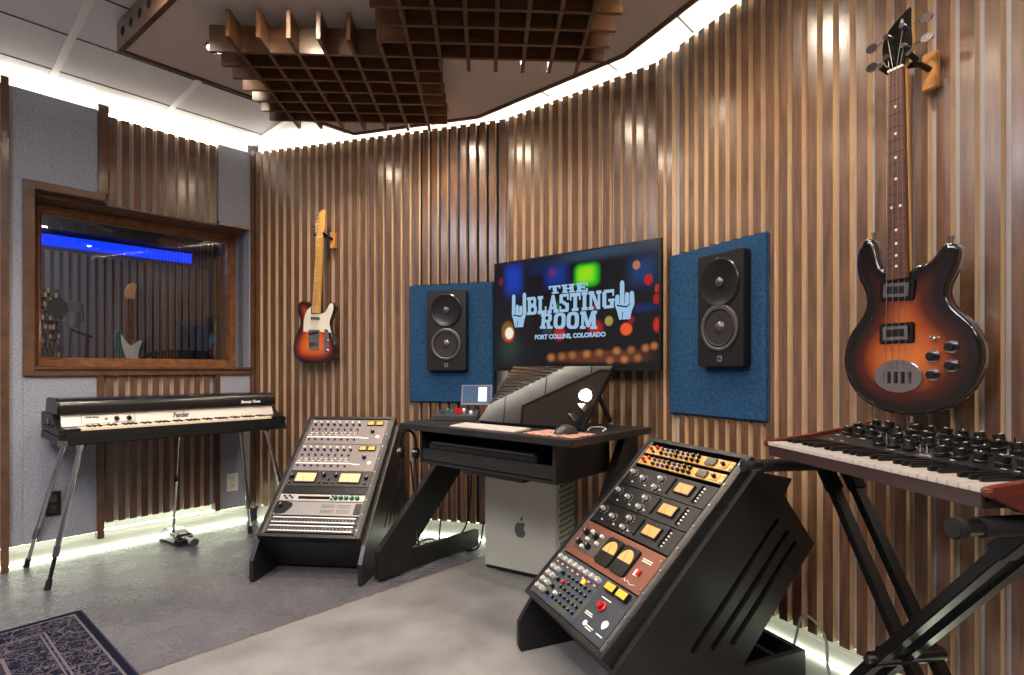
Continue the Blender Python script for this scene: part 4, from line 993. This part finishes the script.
def unit(fr, name, label, cat, z0, z1, m, group=None, hw=.2425, depth=.20):
    """a module: frame at its lower front edge, x across, z up the leaning face, front faces -y"""
    o = fr.w(0, 0, .24); F2 = Fr(o.x, o.y, o.z, fr.yaw, TH); o = F2.w(0, .008, z0); F2 = Fr(o.x, o.y, o.z, fr.yaw, TH)
    t = thing(name, label, cat, F2, group); h = z1 - z0
    MB().box(-hw, hw, -.006, 0, .0007, h - .0007).obj('front_panel', m, t, bev=.0008)
    MB().box(-.218, .218, .001, depth, .003, h - .003).obj('chassis', blk_m, t)
    return t, h
def kn(name, me, t, x, z, y=-.006, ang=0): return inst(name, me, t, (x, y, z), (0, ang, 0))
def meter(t, x0, x1, z0, z1, face, name='vu_meter', needle=True):
    o = MB().box(x0, x1, -.014, -.006, z0, z1).obj(name, blk, t, bev=.001)
    b = .005; MB().box(x0 + b, x1 - b, -.0146, -.0138, z0 + b, z1 - b * 1.2).obj('meter_face', face, o)
    if needle:
        cx = (x0 + x1) / 2; MB().bar((cx, -.0149, z0 + b), (cx - (x1 - x0) * .2, -.0149, z1 - b * 2), .0009, .0006, up=(0, 1, 0)).obj('needle', blk, o)
    return o
R_ang = lambda: random.uniform(-1.2, 1.2)

# ================================================================ RACK BESIDE THE DESK, LEFT
rk, fr = make_rack(-1.066, 2.859, -.098, .735, 'leaning black floor rack of silver and grey gear between the electric piano and the desk')
def mixer8(z0, z1, label):
    t, h = unit(fr, 'channel_mixer', label, 'rack unit', z0, z1, silver2, group='eight-channel mixers at the top of the rack')
    for i in range(8):
        x = -.222 + .0405 * i
        kn('white_knob', K_wht, t, x, .166, ang=R_ang()); kn('black_knob', K_blk, t, x + .008, .149, ang=R_ang())
        kn('blue_knob', K_blue, t, x + .004, .112, ang=R_ang())
        for k in range(3): kn('button', K_btr if (i + k) % 3 == 0 else K_btn, t, x - .006 + .009 * k, .084); 
        for k in range(2): kn('button', K_btn, t, x - .003 + .010 * k, .068)
        kn('blue_knob', K_blue, t, x + .004, .034, ang=R_ang())
    MB().box(-.238, .105, -.0066, -.006, .050, .058).obj('label_strip', white_p, t)
    for x in (.116, .170): meter(t, x, x + .048, .145, .180, yel_btn)
    kn('master_knob', K_big, t, .165, .098, ang=.4); MB().prism(ell(.203, .062, .013, .012, 16), -.0068, -.006, 'y').obj('white_emblem', white_p, t)
    MB().box(.105, .150, -.0066, -.006, .045, .052).obj('label_strip', white_p, t)
mixer8(.618, .812, 'grey eight-channel mixer with yellow meters, topmost unit of the rack beside the electric piano')
mixer8(.422, .616, 'grey eight-channel mixer with pale meters, directly above the black twin-meter compressor')
t, h = unit(fr, 'compressor', 'black rack compressor with two wide amber meters in the silver gear rack', 'rack unit', .316, .420, mat('charcoal_panel', (48, 46, 48), .4))
for x in (-.200, .060): meter(t, x, x + .125, .022, .090, meter_m)
for x, z in ((-.222, .060), (-.035, .072), (.035, .072), (.215, .060)): kn('big_knob', K_big, t, x, z, ang=R_ang())
for x, z in ((-.225, .022), (-.05, .022), (0, .045), (.03, .022), (.215, .022), (-.02, .025), (.0, .02)): kn('small_knob', K_sm, t, x, z, ang=R_ang())
t, h = unit(fr, 'blank_panel', 'plain dark blank panel between the compressor and the silver strip', 'rack panel', .266, .314, blk)
t, h = unit(fr, 'converter', 'silver rack strip with dark display and five green knobs', 'rack unit', .219, .263, mat('pale_panel', (172, 167, 160), .4, metal=.3))
MB().box(-.135, .045, -.0075, -.006, .013, .030).obj('display', gloss_blk, t)
for i in range(5): kn('green_knob', K_gr, t, .078 + .031 * i, .022, ang=R_ang())
for x, z in ((-.215, .028), (-.20, .014), (-.185, .030), (-.17, .02), (.058, .032), (.058, .012)): kn('small_knob', K_sm, t, x, z)
t, h = unit(fr, 'power_unit', 'silver rack unit with vent holes and rounded dark corner', 'rack unit', .130, .216, silver)
MB().prism(smoothpoly([(-.24, .012), (-.19, .008), (-.165, .03), (-.15, .06), (-.17, .078), (-.24, .08)], 3), -.010, -.006, 'y').obj('dark_corner', blk, t)
MB().prism(rrect(.205, .240, .01, .076, .004), -.010, -.006, 'y').obj('dark_corner', blk, t)
kn('small_knob', K_big, t, -.215, .055)
for bx in (.02, .11):
    for bz in (.018, .050):
        m = MB()
        for i in range(7):
            for j in range(3): m.prism(ell(bx + .011 * i, bz + .008 * j, .0038, .0022, 8), -.0064, -.006, 'y')
        m.obj('vent_holes', hm, t, smooth=False)
for k, (a, b) in enumerate(((.076, .124), (.026, .074))):
    t, h = unit(fr, 'patch_bay', 'silver-barred patch bay ' + ('directly under the vented unit' if k == 0 else 'at the very bottom of the silver gear rack'), 'patch bay', a, b, mat('bay_panel', (50, 44, 46), .5))
    for z in (.006, .034): MB().box(-.23, .23, -.012, -.006, z, z + .008).obj('label_bar', alu, t, bev=.001)
    m = MB()
    for i in range(24):
        for z in (.019, .027): m.cyl((-.22 + .0191 * i, -.0085, z), (-.22 + .0191 * i, -.006, z), .0026, n=6)
    m.obj('jack_rows', dkchrome, t)

# ================================================================ RACK IN FRONT, RIGHT
rk2, fr = make_rack(.158, 1.913, -1.165, .89, 'leaning black floor rack of gold, black and copper gear in front of the blue panel')
for k, (a, b) in enumerate(((.752, .800), (.694, .742))):
    t, h = unit(fr, 'preamplifier', 'gold-faced preamplifier with blue knobs, ' + ('topmost unit of the big rack' if k == 0 else 'second from the top of the big rack'), 'rack unit', a, b, blk)
    MB().box(-.238, .238, -.0075, -.006, .004, .045).obj('gold_plate', gold, t)
    x = -.215
    kn('red_knob', K_red, t, -.212, .026, -.0075); kn('red_knob', K_red, t, -.180, .036, -.0075); kn('small_knob', K_sm, t, -.19, .014, -.0075)
    for i in range(8):
        kn('blue_knob' if i < 6 else 'black_knob', K_blk if i > 5 or i == 3 else K_blue, t, -.145 + .030 * i, .035, -.0075, R_ang())
        kn('blue_knob' if i in (1, 2, 4) else 'black_knob', K_blue if i in (1, 2, 4) else K_blk, t, -.138 + .030 * i, .015, -.0075, R_ang())
    MB().box(.110, .160, -.016, -.0075, .009, .040).obj('square_meter', mat('meter_dark', (90, 88, 86), .2, metal=.4), t, bev=.002)
    MB().box(.178, .215, -.010, -.0075, .010, .038).obj('switch_plate', gold, t); kn('small_knob', K_blk, t, .197, .024, -.010)
    for z in (.012, .038): kn('screw', K_scr, t, .229, z, -.0075)
pos = ('upper', 'middle', 'lower')
for k, z0 in enumerate((.584, .484, .384)):
    t, h = unit(fr, 'compressor', 'matte black compressor with small amber meter, %s of the three in the big rack' % pos[k], 'rack unit', z0, z0 + .098, mat('matte_black_panel', (20, 19, 21), .45))
    for x, z, me in ((-.205, .062, K_sil), (-.125, .046, K_sil), (-.032, .066, K_sil), (-.030, .022, K_sil)):
        o = kn('silver_knob', me, t, x, z, ang=R_ang()); MB().lathe([(.0125, 0), (.012, .004), (.0, .004)], (0, 0, 0), '-y', 16).obj('knob_skirt', blk, o)
        m = MB()
        for j in range(9):
            a = -.75 * PI + 1.5 * PI * j / 8 + PI / 2; m.cyl((x + .018 * math.cos(a), -.0061, z + .018 * math.sin(a)), (x + .018 * math.cos(a), -.0066, z + .018 * math.sin(a)), .0016, n=6)
        m.obj('scale_marks', white_p, t)
    for x in (-.175, -.093, .0): kn('button', K_btn, t, x, .020)
    MB().box(.030, .040, -.013, -.006, .014, .088).obj('black_bar', blk, t, bev=.001)
    m = meter(t, .066, .150, .028, .078, meter_w); MB().box(.175, .184, -.016, -.006, .014, .088).obj('black_bar', blk, t, bev=.001)
    for j in range(5): kn('button', K_btn, t, .193, .020 + .014 * j)
t, h = unit(fr, 'tube_compressor', 'copper-brown unit with two round-windowed amber meters', 'rack unit', .222, .378, brown_p)
MB().box(-.218, -.062, -.0085, -.006, .030, .130).obj('dark_plate', mat('bronze_plate', (72, 66, 62), .5), t, bev=.001)
for x, z in ((-.190, .104), (-.125, .104), (-.19, .056), (-.125, .056)): kn('black_knob', K_big, t, x, z, -.0085, R_ang())
for x, z in ((-.158, .118), (-.158, .082), (-.092, .082), (-.092, .116), (-.158, .046)): kn('button', K_wht, t, x, z, -.0085)
for cx in (-.005, .093):
    o = MB().prism(rrect(cx - .044, cx + .044, .022, .134, .010), -.016, -.006, 'y').obj('vu_meter', blk, t, bev=.002)
    fan = [(cx - .036, .072)] + [(cx + .036 * math.cos(PI * i / 12), .078 + .042 * math.sin(PI * i / 12)) for i in range(12, -1, -1)] + [(cx + .036, .072)]
    MB().prism(fan, -.0168, -.016, 'y').obj('meter_face', mat('amber_face', (190, 152, 92), .4, emit=(235, 180, 90), es=.1), o)
    MB().bar((cx, -.0172, .074), (cx - .012, -.0172, .108), .0012, .0006, up=(0, 1, 0)).obj('needle', blk, o)
MB().box(.160, .186, -.0072, -.006, .050, .074).obj('switch_plate', white_p, t); MB().box(.176, .192, -.014, -.0072, .052, .074).obj('red_switch', red_p, t, bev=.001)
for z in (.115, .107): MB().box(.155, .205, -.0064, -.006, z, z + .0035).obj('white_script', white_p, t)
m = MB().tube([(.13, -.0062, .018), (.14, -.0062, .026), (.15, -.0062, .018), (.16, -.0062, .024), (.175, -.0062, .016), (.20, -.0062, .022)], .0012, 5); m.obj('white_script', white_p, t)
for x in (-.232, .232):
    for z in (.02, .136): kn('screw', K_scr, t, x, z)
t, h = unit(fr, 'summing_mixer', 'slate blue mixer crowded with small knobs, bottom unit of the big rack', 'rack unit', .020, .218, slate_p)
MB().box(-.238, .070, -.0068, -.006, .006, .190).obj('olive_field', mat('mixed_field', (66, 72, 60), .5, noise=(22, (50, 60, 78), .42, .58, (1, 1, 1))), t)
for i in range(8):
    x = -.222 + .0385 * i
    kn('grey_knob', K_gry, t, x, .172, -.0068, R_ang()); kn('red_button', K_btr, t, x + .010, .152, -.0068); kn('button', K_btn, t, x - .004, .150, -.0068)
for i in range(3):
    for j in range(4): kn('grey_knob', K_gry, t, -.220 + .036 * i - .0 * j, .124 - .031 * j, -.0068, R_ang()) if i < 2 else kn('black_knob', K_blk, t, -.145, .124 - .031 * j, -.0068, R_ang())
for i in range(6):
    for j in range(5):
        if i == 0 and j in (1, 3): kn('red_knob', K_red if j == 1 else K_wht, t, -.105, .120 - .024 * j, -.0068, R_ang())
        else: kn('small_knob', K_sm, t, -.105 + .029 * i, .126 - .024 * j, -.0068, R_ang())
MB().lathe([(.011, 0), (.011, .004), (.0, .005)], (-.02, -.0068, .140), '-y', 16).obj('orange_lamp', orange_l, t)
for x in (.098, .165): 
    o = MB().box(x, x + .058, -.022, -.006, .158, .190).obj('yellow_meter', blk, t, bev=.002); MB().box(x + .004, x + .054, -.0226, -.0218, .162, .187).obj('meter_face', yel_btn, o)
o = MB().lathe([(.018, 0), (.018, .006), (.012, .008), (.011, .020), (0, .020)], (.140, -.006, .108), '-y', 20).obj('red_knob', red_p, t, label='large red master knob')
MB().prism(smoothpoly([(.185, .068), (.20, .082), (.215, .070), (.20, .050)], 4), -.0066, -.006, 'y').obj('white_emblem', white_p, t)
MB().prism(ell(.118, .034, .010, .010, 16), -.0066, -.006, 'y').prism(ell(.118, .034, .006, .006, 16), -.0069, -.0066, 'y').obj('white_emblem', white_p, t)
for x0, x1, z in ((.105, .16, .134), (.085, .125, .066), (.085, .13, .059), (.13, .17, .030), (.13, .165, .022), (.19, .225, .028)): MB().box(x0, x1, -.0064, -.006, z, z + .0035).obj('white_script', white_p, t)

# ================================================================ DESK
FK = Fr(-.586, 2.88, 0, -.7077)
dk = thing('desk', 'black studio desk with Z-shaped side legs under the touch screen', 'desk', FK)
ZD = .832
MB().prism([(0, 0), (1.085, 0), (1.10, .66), (-.06, .66), (-.06, .12)], ZD - .030, ZD, 'z').obj('tabletop', blk_wood, dk, bev=.003)
def Lk(px, py, z):
    Y = (H - z) * F / (py - H0); X = (px - 512) / F * Y; v = FK.R.transposed() @ Vector((X - FK.o.x, Y - FK.o.y, 0)); return v.x, v.y
for nm, x0 in (('l', -.105), ('r', .985)):
    leg = [(-.085, .0), (.66, .0), (.66, .115), (.12, .115), (.56, .70), (.64, .74), (.64, .800), (.40, .800), (.40, .72), (-.04, .15), (-.085, .08)]
    leg = [(-.085, .015), (.66, .015), (.66, .115), (.125, .115), (.66, .66), (.66, .801), (.545, .801), (-.085, .16)]
    if nm == 'r': leg = [(.10, .015), (.66, .015), (.66, .115), (.26, .115), (.66, .60), (.66, .801), (.545, .801), (.10, .16)]
    MB().prism(leg, x0, x0 + .04, 'x').obj('leg', blk_wood2, dk, bev=.002)
    for y in ((-.04 if nm == 'l' else .15), .6): MB().cyl((x0 + .02, y, 0), (x0 + .02, y, .015), .016, n=10).obj('glide', blk, dk)
dr = MB().box(.103, .971, .045, .48, .632, .646).box(.103, .120, .045, .48, .646, .801).box(.954, .971, .045, .48, .646, .801).box(.12, .954, .46, .48, .646, .801).obj('shelf_box', blk_wood, dk, bev=.001)
MB().box(.120, .954, .05, .066, .650, .708).obj('drawer_front', blk_wood, dk, bev=.002)
MB().box(.42, .80, .04, .10, .618, .631).obj('pull_bracket', blk_m, dk, bev=.003)
o_ = FK.w(.17, .047, .709)
t = thing('piano_keyboard', 'black low keyboard sliding out of the desk shelf', 'keyboard', Fr(o_.x, o_.y, .710, FK.yaw))
MB().box(0, .70, 0, .17, 0, .030).obj('case', blk, t, bev=.006)
m = MB()
for i in range(40): m.box(.02 + .0165 * i, .035 + .0165 * i, .004, .10, .030, .036)
m.obj('keys', mat('dark_keys', (58, 56, 60), .25), t)

# touch screen
Fm = Fr(.067, 2.676, 0, -.676); mw, md, mz0, mz1 = .627, .298, ZD + .012, 1.131
la = math.atan2(md, mz1 - mz0); ml = math.hypot(md, mz1 - mz0)
t = thing('touch_screen', 'large glossy touch screen lying back on the desk under the television', 'monitor', Fr(.067, 2.676, mz0, -.676, la))
MB().box(-mw / 2, mw / 2, 0.001, .028, 0, ml).obj('bezel', blk, t, bev=.003)
g = mat('screen_glass', (20, 21, 23), .015, spec=1.0, ior=1.8); MB().box(-mw / 2 + .003, mw / 2 - .003, -.001, .0012, .003, ml - .003).obj('screen', g, t, label='glossy dark glass face')
RL = Matrix.Rotation(la, 3, 'X')
for x in (-.22, .300):
    mb = MB().bar((x, .03, ml * .55), tuple(RL @ Vector((x, .30, .012))), .010, .022, up=(0, 1, 0)); mb.obj('stand_leg', blk_m, t)
Fs = Fr(-.430, 2.995, ZD + .001, -.04)
t = thing('control_surface', 'small grey control desk with knobs and a red cap on the desk corner', 'control surface', Fs)
MB().prism([(0, 0), (0, .026), (.25, .048), (.25, 0)], 0, .235, 'x').obj('case', mat('dark_grey_case', (54, 54, 58), .4), t, bev=.003)
sl = (.048 - .026) / .25
for i, (x, y, me) in enumerate(((.03, .10, K_sm), (.06, .14, K_gr), (.05, .06, K_sm), (.09, .10, K_gr), (.13, .06, K_sm), (.17, .10, K_sm), (.20, .15, K_sm), (.10, .17, K_sm), (.20, .07, K_gry), (.15, .15, K_gry))):
    o = inst('knob', me, t, (x, y, .026 + sl * y)); o.rotation_euler = (-PI / 2, 0, 0)
m = MB().box(.105, .150, .075, .09, .030, .062); m.obj('red_cap', red_p, t, bev=.003)
Ft2 = Fr(-.298, 3.20, .905, -.04, .35)
x0 = Fs.R.transposed() @ (Ft2.o - Fs.o)
t = thing('small_display', 'small tilted display standing behind the control desk', 'display', Ft2)
MB().box(0, .180, 0, .016, 0, .125).obj('frame', mat('grey_bezel', (92, 94, 100), .3), t, bev=.003)
MB().box(.008, .172, -.001, .001, .014, .118).obj('screen', mat('small_screen', (40, 56, 78), .15, emit=(90, 120, 160), es=.22), t)
m = MB().box(.100, .150, -.0016, -.0011, .022, .110); m.obj('screen_window', mat('pale_window', (170, 190, 220), .3, emit=(170, 190, 225), es=.5), t)
MB().cyl((.09, .02, .06), (.09, .03, -.018), .012, n=10).obj('neck', blk, t)
FKb = Fr(-.309, 2.700, ZD + .001, -.70)
t = thing('computer_keyboard', 'slim silver-white computer keyboard lying before the touch screen', 'keyboard', FKb)
MB().prism([(0, 0), (0, .004), (.115, .010), (.115, 0)], 0, .42, 'x').obj('case', mat('kb_aluminium', (196, 190, 186), .35, metal=.4), t, bev=.001)
m = MB()
for r in range(6):
    y0 = .006 + r * .0182; z0 = .004 + .006 * y0 / .115
    for c in range(20): m.box(.006 + c * .0205, .0245 + c * .0205, y0, y0 + .0155, z0 - .001, z0 + .003)
m.obj('keys', mat('kb_keys', (192, 184, 178), .4), t)
t = thing('mouse_pad', 'thin reddish patterned mouse pad at the front corner of the desk', 'mouse pad', Fr(.045, 2.405, ZD + .001, -.7077))
MB().prism(rrect(0, .27, 0, .18, .01), 0, .003, 'z').obj('cloth_top', towelpad, t)
MB().prism(rrect(.001, .269, .001, .179, .01), -.0008, 0, 'z').obj('rubber_base', rubber, t)
t = thing('computer_mouse', 'dark rounded computer mouse on the reddish pad', 'mouse', Fr(.235, 2.372, ZD + .0045, -1.1))
m = MB(); prof = []
for i in range(9):
    u = i / 8; y = -.058 + .116 * u; hgt = .040 * math.sin(PI * min(1, .12 + u * .86)) ** .6; wd = .033 * (1 - .3 * abs(u - .45)) * (.75 + .25 * math.sin(PI * u)) * (0.6 if i in (0, 8) else 1)
    prof.append([(wd * math.cos(a), y, hgt * (.02 if a in (0, PI) else math.sin(a)) * (.45 if i in (0, 8) else 1)) for a in [PI * j / 8 for j in range(9)]])
n = 9; v = [p for r in prof for p in r]
m.add(v, [(i * n + j, i * n + j + 1, (i + 1) * n + j + 1, (i + 1) * n + j) for i in range(8) for j in range(8)] + [tuple(range(n)), tuple(range(8 * n, 9 * n)), ] + [(i * n, (i + 1) * n, (i + 1) * n + n - 1, i * n + n - 1) for i in range(8)])
m.obj('shell', mat('mouse_shell', (52, 50, 52), .3), t); MB().cyl((-.004, -.038, .034), (.004, -.038, .034), .009, n=12).obj('scroll_wheel', rubber, t)
def cable(name, label, pts, r, m, group=None):
    mb = MB(); q = [Vector(p) for p in pts]; out = []
    for i in range(len(q) - 1):
        p0, p1, p2, p3 = q[max(i - 1, 0)], q[i], q[i + 1], q[min(i + 2, len(q) - 1)]
        for k in range(6):
            s = k / 6; out.append(.5 * ((2 * p1) + (-p0 + p2) * s + (2 * p0 - 5 * p1 + 4 * p2 - p3) * s * s + (-p0 + 3 * p1 - 3 * p2 + p3) * s ** 3))
    out.append(q[-1]); mb.tube(out, r, 6); o = mb.obj(name, m); o['label'] = label; o['category'] = 'cable'
    if group: o['group'] = group
    return o
def gw(px, py, z=0):
    Y = (H - z) * F / (py - H0); return ((px - 512) / F * Y, Y, z)
z = ZD + .005
cable('desk_cable', 'short pale cable looping beside the screen stand on the desk', [gw(588, 430, z), gw(592, 427.5, z), gw(600, 427, z), gw(606, 429, z), gw(603, 431, z)], .003, white_p)
# headphones and cords hanging at the desk's left end
h0 = FK.w(.02, .06, .0)
t = thing('headphones', 'black headphones hanging under the left end of the desk', 'headphones', Fr(h0.x, h0.y, .64, -.2))
MB().tube([(-.02 + .045 * math.cos(a), 0.0, .075 + .075 * math.sin(a)) for a in [PI * (-.15 + 1.3 * i / 14) for i in range(15)]], .008, 8).obj('headband', blk, t)
for x in (-.062, .024): MB().cyl((x - .012, 0, .03), (x + .012, 0, .03), .030, n=20).obj('ear_cup', blk_m, t, bev=.004)
MB().tube([(.02, 0, .0), (.03, .01, -.12), (.01, .0, -.26), (.02, .02, -.44)], .004, 6).obj('cord', blk, t)

# computer tower
FC = Fr(-.1526, 3.074, 0, -.533)
t = thing('computer_tower', 'silver aluminium computer tower under the desk with its fruit emblem on the side', 'computer', FC)
MB().box(0, .45, 0, .218, .022, .529).obj('case', mat('tower_aluminium', (186, 186, 178), .4, metal=.25), t, bev=.006)
MB().box(.006, .444, .004, .214, .012, .026).obj('base_plate', blk, t)
for x in (.05, .40):
    for y in (.03, .188): MB().cyl((x, y, 0), (x, y, .014), .016, n=12).obj('foot', chrome, t)
for y in (.03, .188): MB().tube([(.06, y, .526), (.06, y, .548), (.08, y, .556), (.37, y, .556), (.39, y, .548), (.39, y, .526)], .009, 10).obj('handle', chrome, t)
m = MB()
for i in range(7):
    for j in range(16): m.prism(ell(.03 + .0265 * i + (.013 if j % 2 else 0), .05 + .03 * j, .0115, .0115, 10), .4502, .4506, 'x')
m.obj('vent_holes', mat('vent_grey', (90, 90, 88), .5), t, smooth=False)
ax, az = FC.uv(520.3, 530); apx = smoothpoly([(0, .038), (.014, .044), (.030, .034), (.024, .018), (.022, .004), (.034, -.012), (.022, -.038), (.008, -.044), (0, -.040), (-.010, -.044), (-.026, -.032), (-.036, -.004), (-.032, .022), (-.016, .042)], 4)
m = MB().prism([(ax + a * .95, az + b * .95) for a, b in apx], -.0012, -.0002, 'y').prism([(ax + a, az + b) for a, b in smoothpoly([(-.001, .048), (.004, .066), (.016, .072), (.012, .056)], 4)], -.0012, -.0002, 'y')
m.obj('fruit_emblem', mat('emblem_grey', (96, 96, 96), .3, metal=.6), t, smooth=False)

for k, pts in enumerate(([gw(412, 548), gw(430, 540), gw(450, 548), gw(478, 540)], [(-.62, 3.36, .55), (-.60, 3.40, .3), (-.56, 3.36, .02), (-.42, 3.30, .012), (-.3, 3.32, .012)],
                         [(-.40, 3.42, .6), (-.43, 3.44, .3), (-.44, 3.38, .03), (-.3, 3.34, .012), (-.2, 3.3, .05), (-.17, 3.28, .2)], [(-.70, 3.44, .10), (-.55, 3.40, .012), (-.4, 3.42, .03), (-.28, 3.42, .16), (-.25, 3.44, .5)])):
    cable('floor_cable', 'black cable in the tangle on the floor behind the desk leg', [(p[0], p[1], max(p[2], .008)) for p in pts], .0055, blk, 'tangled cables behind the desk')
cable('floor_cable', 'looped pale cable on the floor behind the big rack', [(1.14, 1.80, .012), (1.10, 1.90, .05), (1.12, 1.97, .16), (1.08, 2.04, .2), (1.03, 2.02, .09), (1.02, 2.10, .02)], .005, mat('cable_grey', (120, 120, 116), .5))

# ================================================================ SYNTHESIZER AND STAND
FY = Fr(.8036, 1.728, 0, -1.4235); LS = .677; zs = .845
t = thing('synthesizer', 'knob-covered synthesizer with red wooden cheeks on a black X-stand', 'synthesizer', Fr(FY.o.x, FY.o.y, zs, FY.yaw))
ch = [(-.004, .038), (.0, .026), (.07, -.006), (.37, -.006), (.385, .04), (.37, .098), (.15, .062), (.0, .044)]
for x0, x1 in ((-.02, .0), (LS, LS + .022)):
    MB().prism(ch, x0, x1, 'x').obj('wooden_cheek', redwood, t, bev=.002)
MB().prism([(.006, .0), (.006, .014), (.14, .03), (.36, .03), (.36, .0)], .0005, LS - .0005, 'x').obj('case_bottom', blk_m, t)
nk_ = 29; kw = LS / nk_; m = MB()
for i in range(nk_): m.box(i * kw + .0005, (i + 1) * kw - .0005, .0, .145, .031, .042)
m.obj('white_keys', keyw, t, bev=.0012)
MB().box(.001, LS - .001, .002, .012, .0, .0305).obj('key_slip', mat('dark_brown_slip', (56, 40, 42), .2), t, bev=.001)
m = MB()
for i in range(nk_ - 1):
    if i % 7 in (0, 1, 3, 4, 5): m.box((i + 1) * kw - .006, (i + 1) * kw + .006, .052, .145, .042, .053)
m.obj('black_keys', blk, t, bev=.002)
pp = [(.145, .030), (.145, .052), (.365, .092), (.375, .060), (.37, .030)]
MB().prism(pp, .0005, LS - .0005, 'x').obj('control_panel', mat('synth_panel', (20, 19, 20), .35), t, bev=.002)
def pz(y): return .052 + .040 * (y - .145) / .22
pa = math.atan2(.040, .22)
KS = MB().lathe([(.0155, 0), (.0155, .006), (.0125, .008), (.012, .023), (0, .024)], (0, 0, 0), 'z', 16).box(-.001, .001, .001, .009, .0235, .0246, 1).mesh('synth_knob', [blk, white_p])
KT = MB().cyl((0, 0, 0), (0, .002, .020), .003, .0022, n=8).mesh('toggle', chrome)
for r, y in enumerate((.185, .235, .285, .335)):
    for i in range(13):
        x = .04 + i * .0475 + (.012 if r % 2 else 0)
        if x > LS - .03 or (r == 0 and i < 4): continue
        if (i * 3 + r * 5) % 7 == 0:
            for k in (-.012, .008): inst('toggle_switch', KT, t, (x + k, y, pz(y)), (pa, 0, 0))
        else: inst('knob', KS, t, (x, y, pz(y)), (pa, 0, random.uniform(-2, 2)))
m = MB()
rr = random.Random(5)
for i in range(60):
    x = rr.uniform(.03, LS - .04); y = rr.choice((.163, .209, .259, .309, .352)); m.add([(x, y, pz(y) + .0006), (x + rr.uniform(.008, .02), y, pz(y) + .0006), (x + .012, y + .0025, pz(y + .0025) + .0006), (x, y + .0025, pz(y + .0025) + .0006)], [(0, 1, 2, 3)])
m.obj('panel_markings', white_p, t, smooth=False)
# stand
st = thing('keyboard_stand', 'black double-braced X-stand carrying the synthesizer', 'keyboard stand', FY)
za = .805; P1, P2 = -.035, .66
for x, ya, yb2 in ((P1, -.052, .40), (P2, -.035, .40)):
    a = MB().cyl((x, ya, za), (x, yb2, za), .0165, n=16).obj('support_arm', blk_m, st)
    MB().cyl((x, ya - .012, za), (x, ya + .012, za), .021, n=16).obj('end_cap', rubber, a, bev=.003)
    MB().cyl((x, ya + .05, za), (x, yb2 - .05, za), .0205, n=16).obj('foam_sleeve', rubber, a)
def leg(x0, x1, y):
    m = MB().bar((x0, y, za - .01), (x1, y, .03), .026, .036, up=(0, 1, 0)); o = m.obj('leg', blk_m, st, bev=.003)
    MB().bar((x0 * 1, y, za - .01), (x0 + (x1 - x0) * .09, y, za - .075), .04, .040, up=(0, 1, 0)).obj('gusset', blk, o, bev=.003)
for y in (.225, .305): leg(P1, .49, y)
for y in (.13, .205): leg(P2, .03, y)
xp, zp = .28, .34
MB().cyl((xp, .10, zp), (xp, .34, zp), .011, n=12).obj('pivot_bolt', dkchrome, st)
MB().cyl((xp - .01, .155, zp), (xp - .01, .18, zp), .026, n=20).obj('adjust_knob', blk, st, bev=.003)
MB().cyl((xp, .115, zp), (xp, .33, zp), .02, n=16).obj('pivot_hub', blk_m, st)
for x, ya, yb2 in ((.50, .04, .42), (.03, .0, .40)):
    f_ = MB().box(x - .018, x + .018, ya, yb2, .004, .036).obj('foot_bar', blk_m, st, bev=.003)
    for y in (ya, yb2): MB().box(x - .022, x + .022, y - .015, y + .015, 0, .04).obj('foot_cap', rubber, f_, bev=.003)
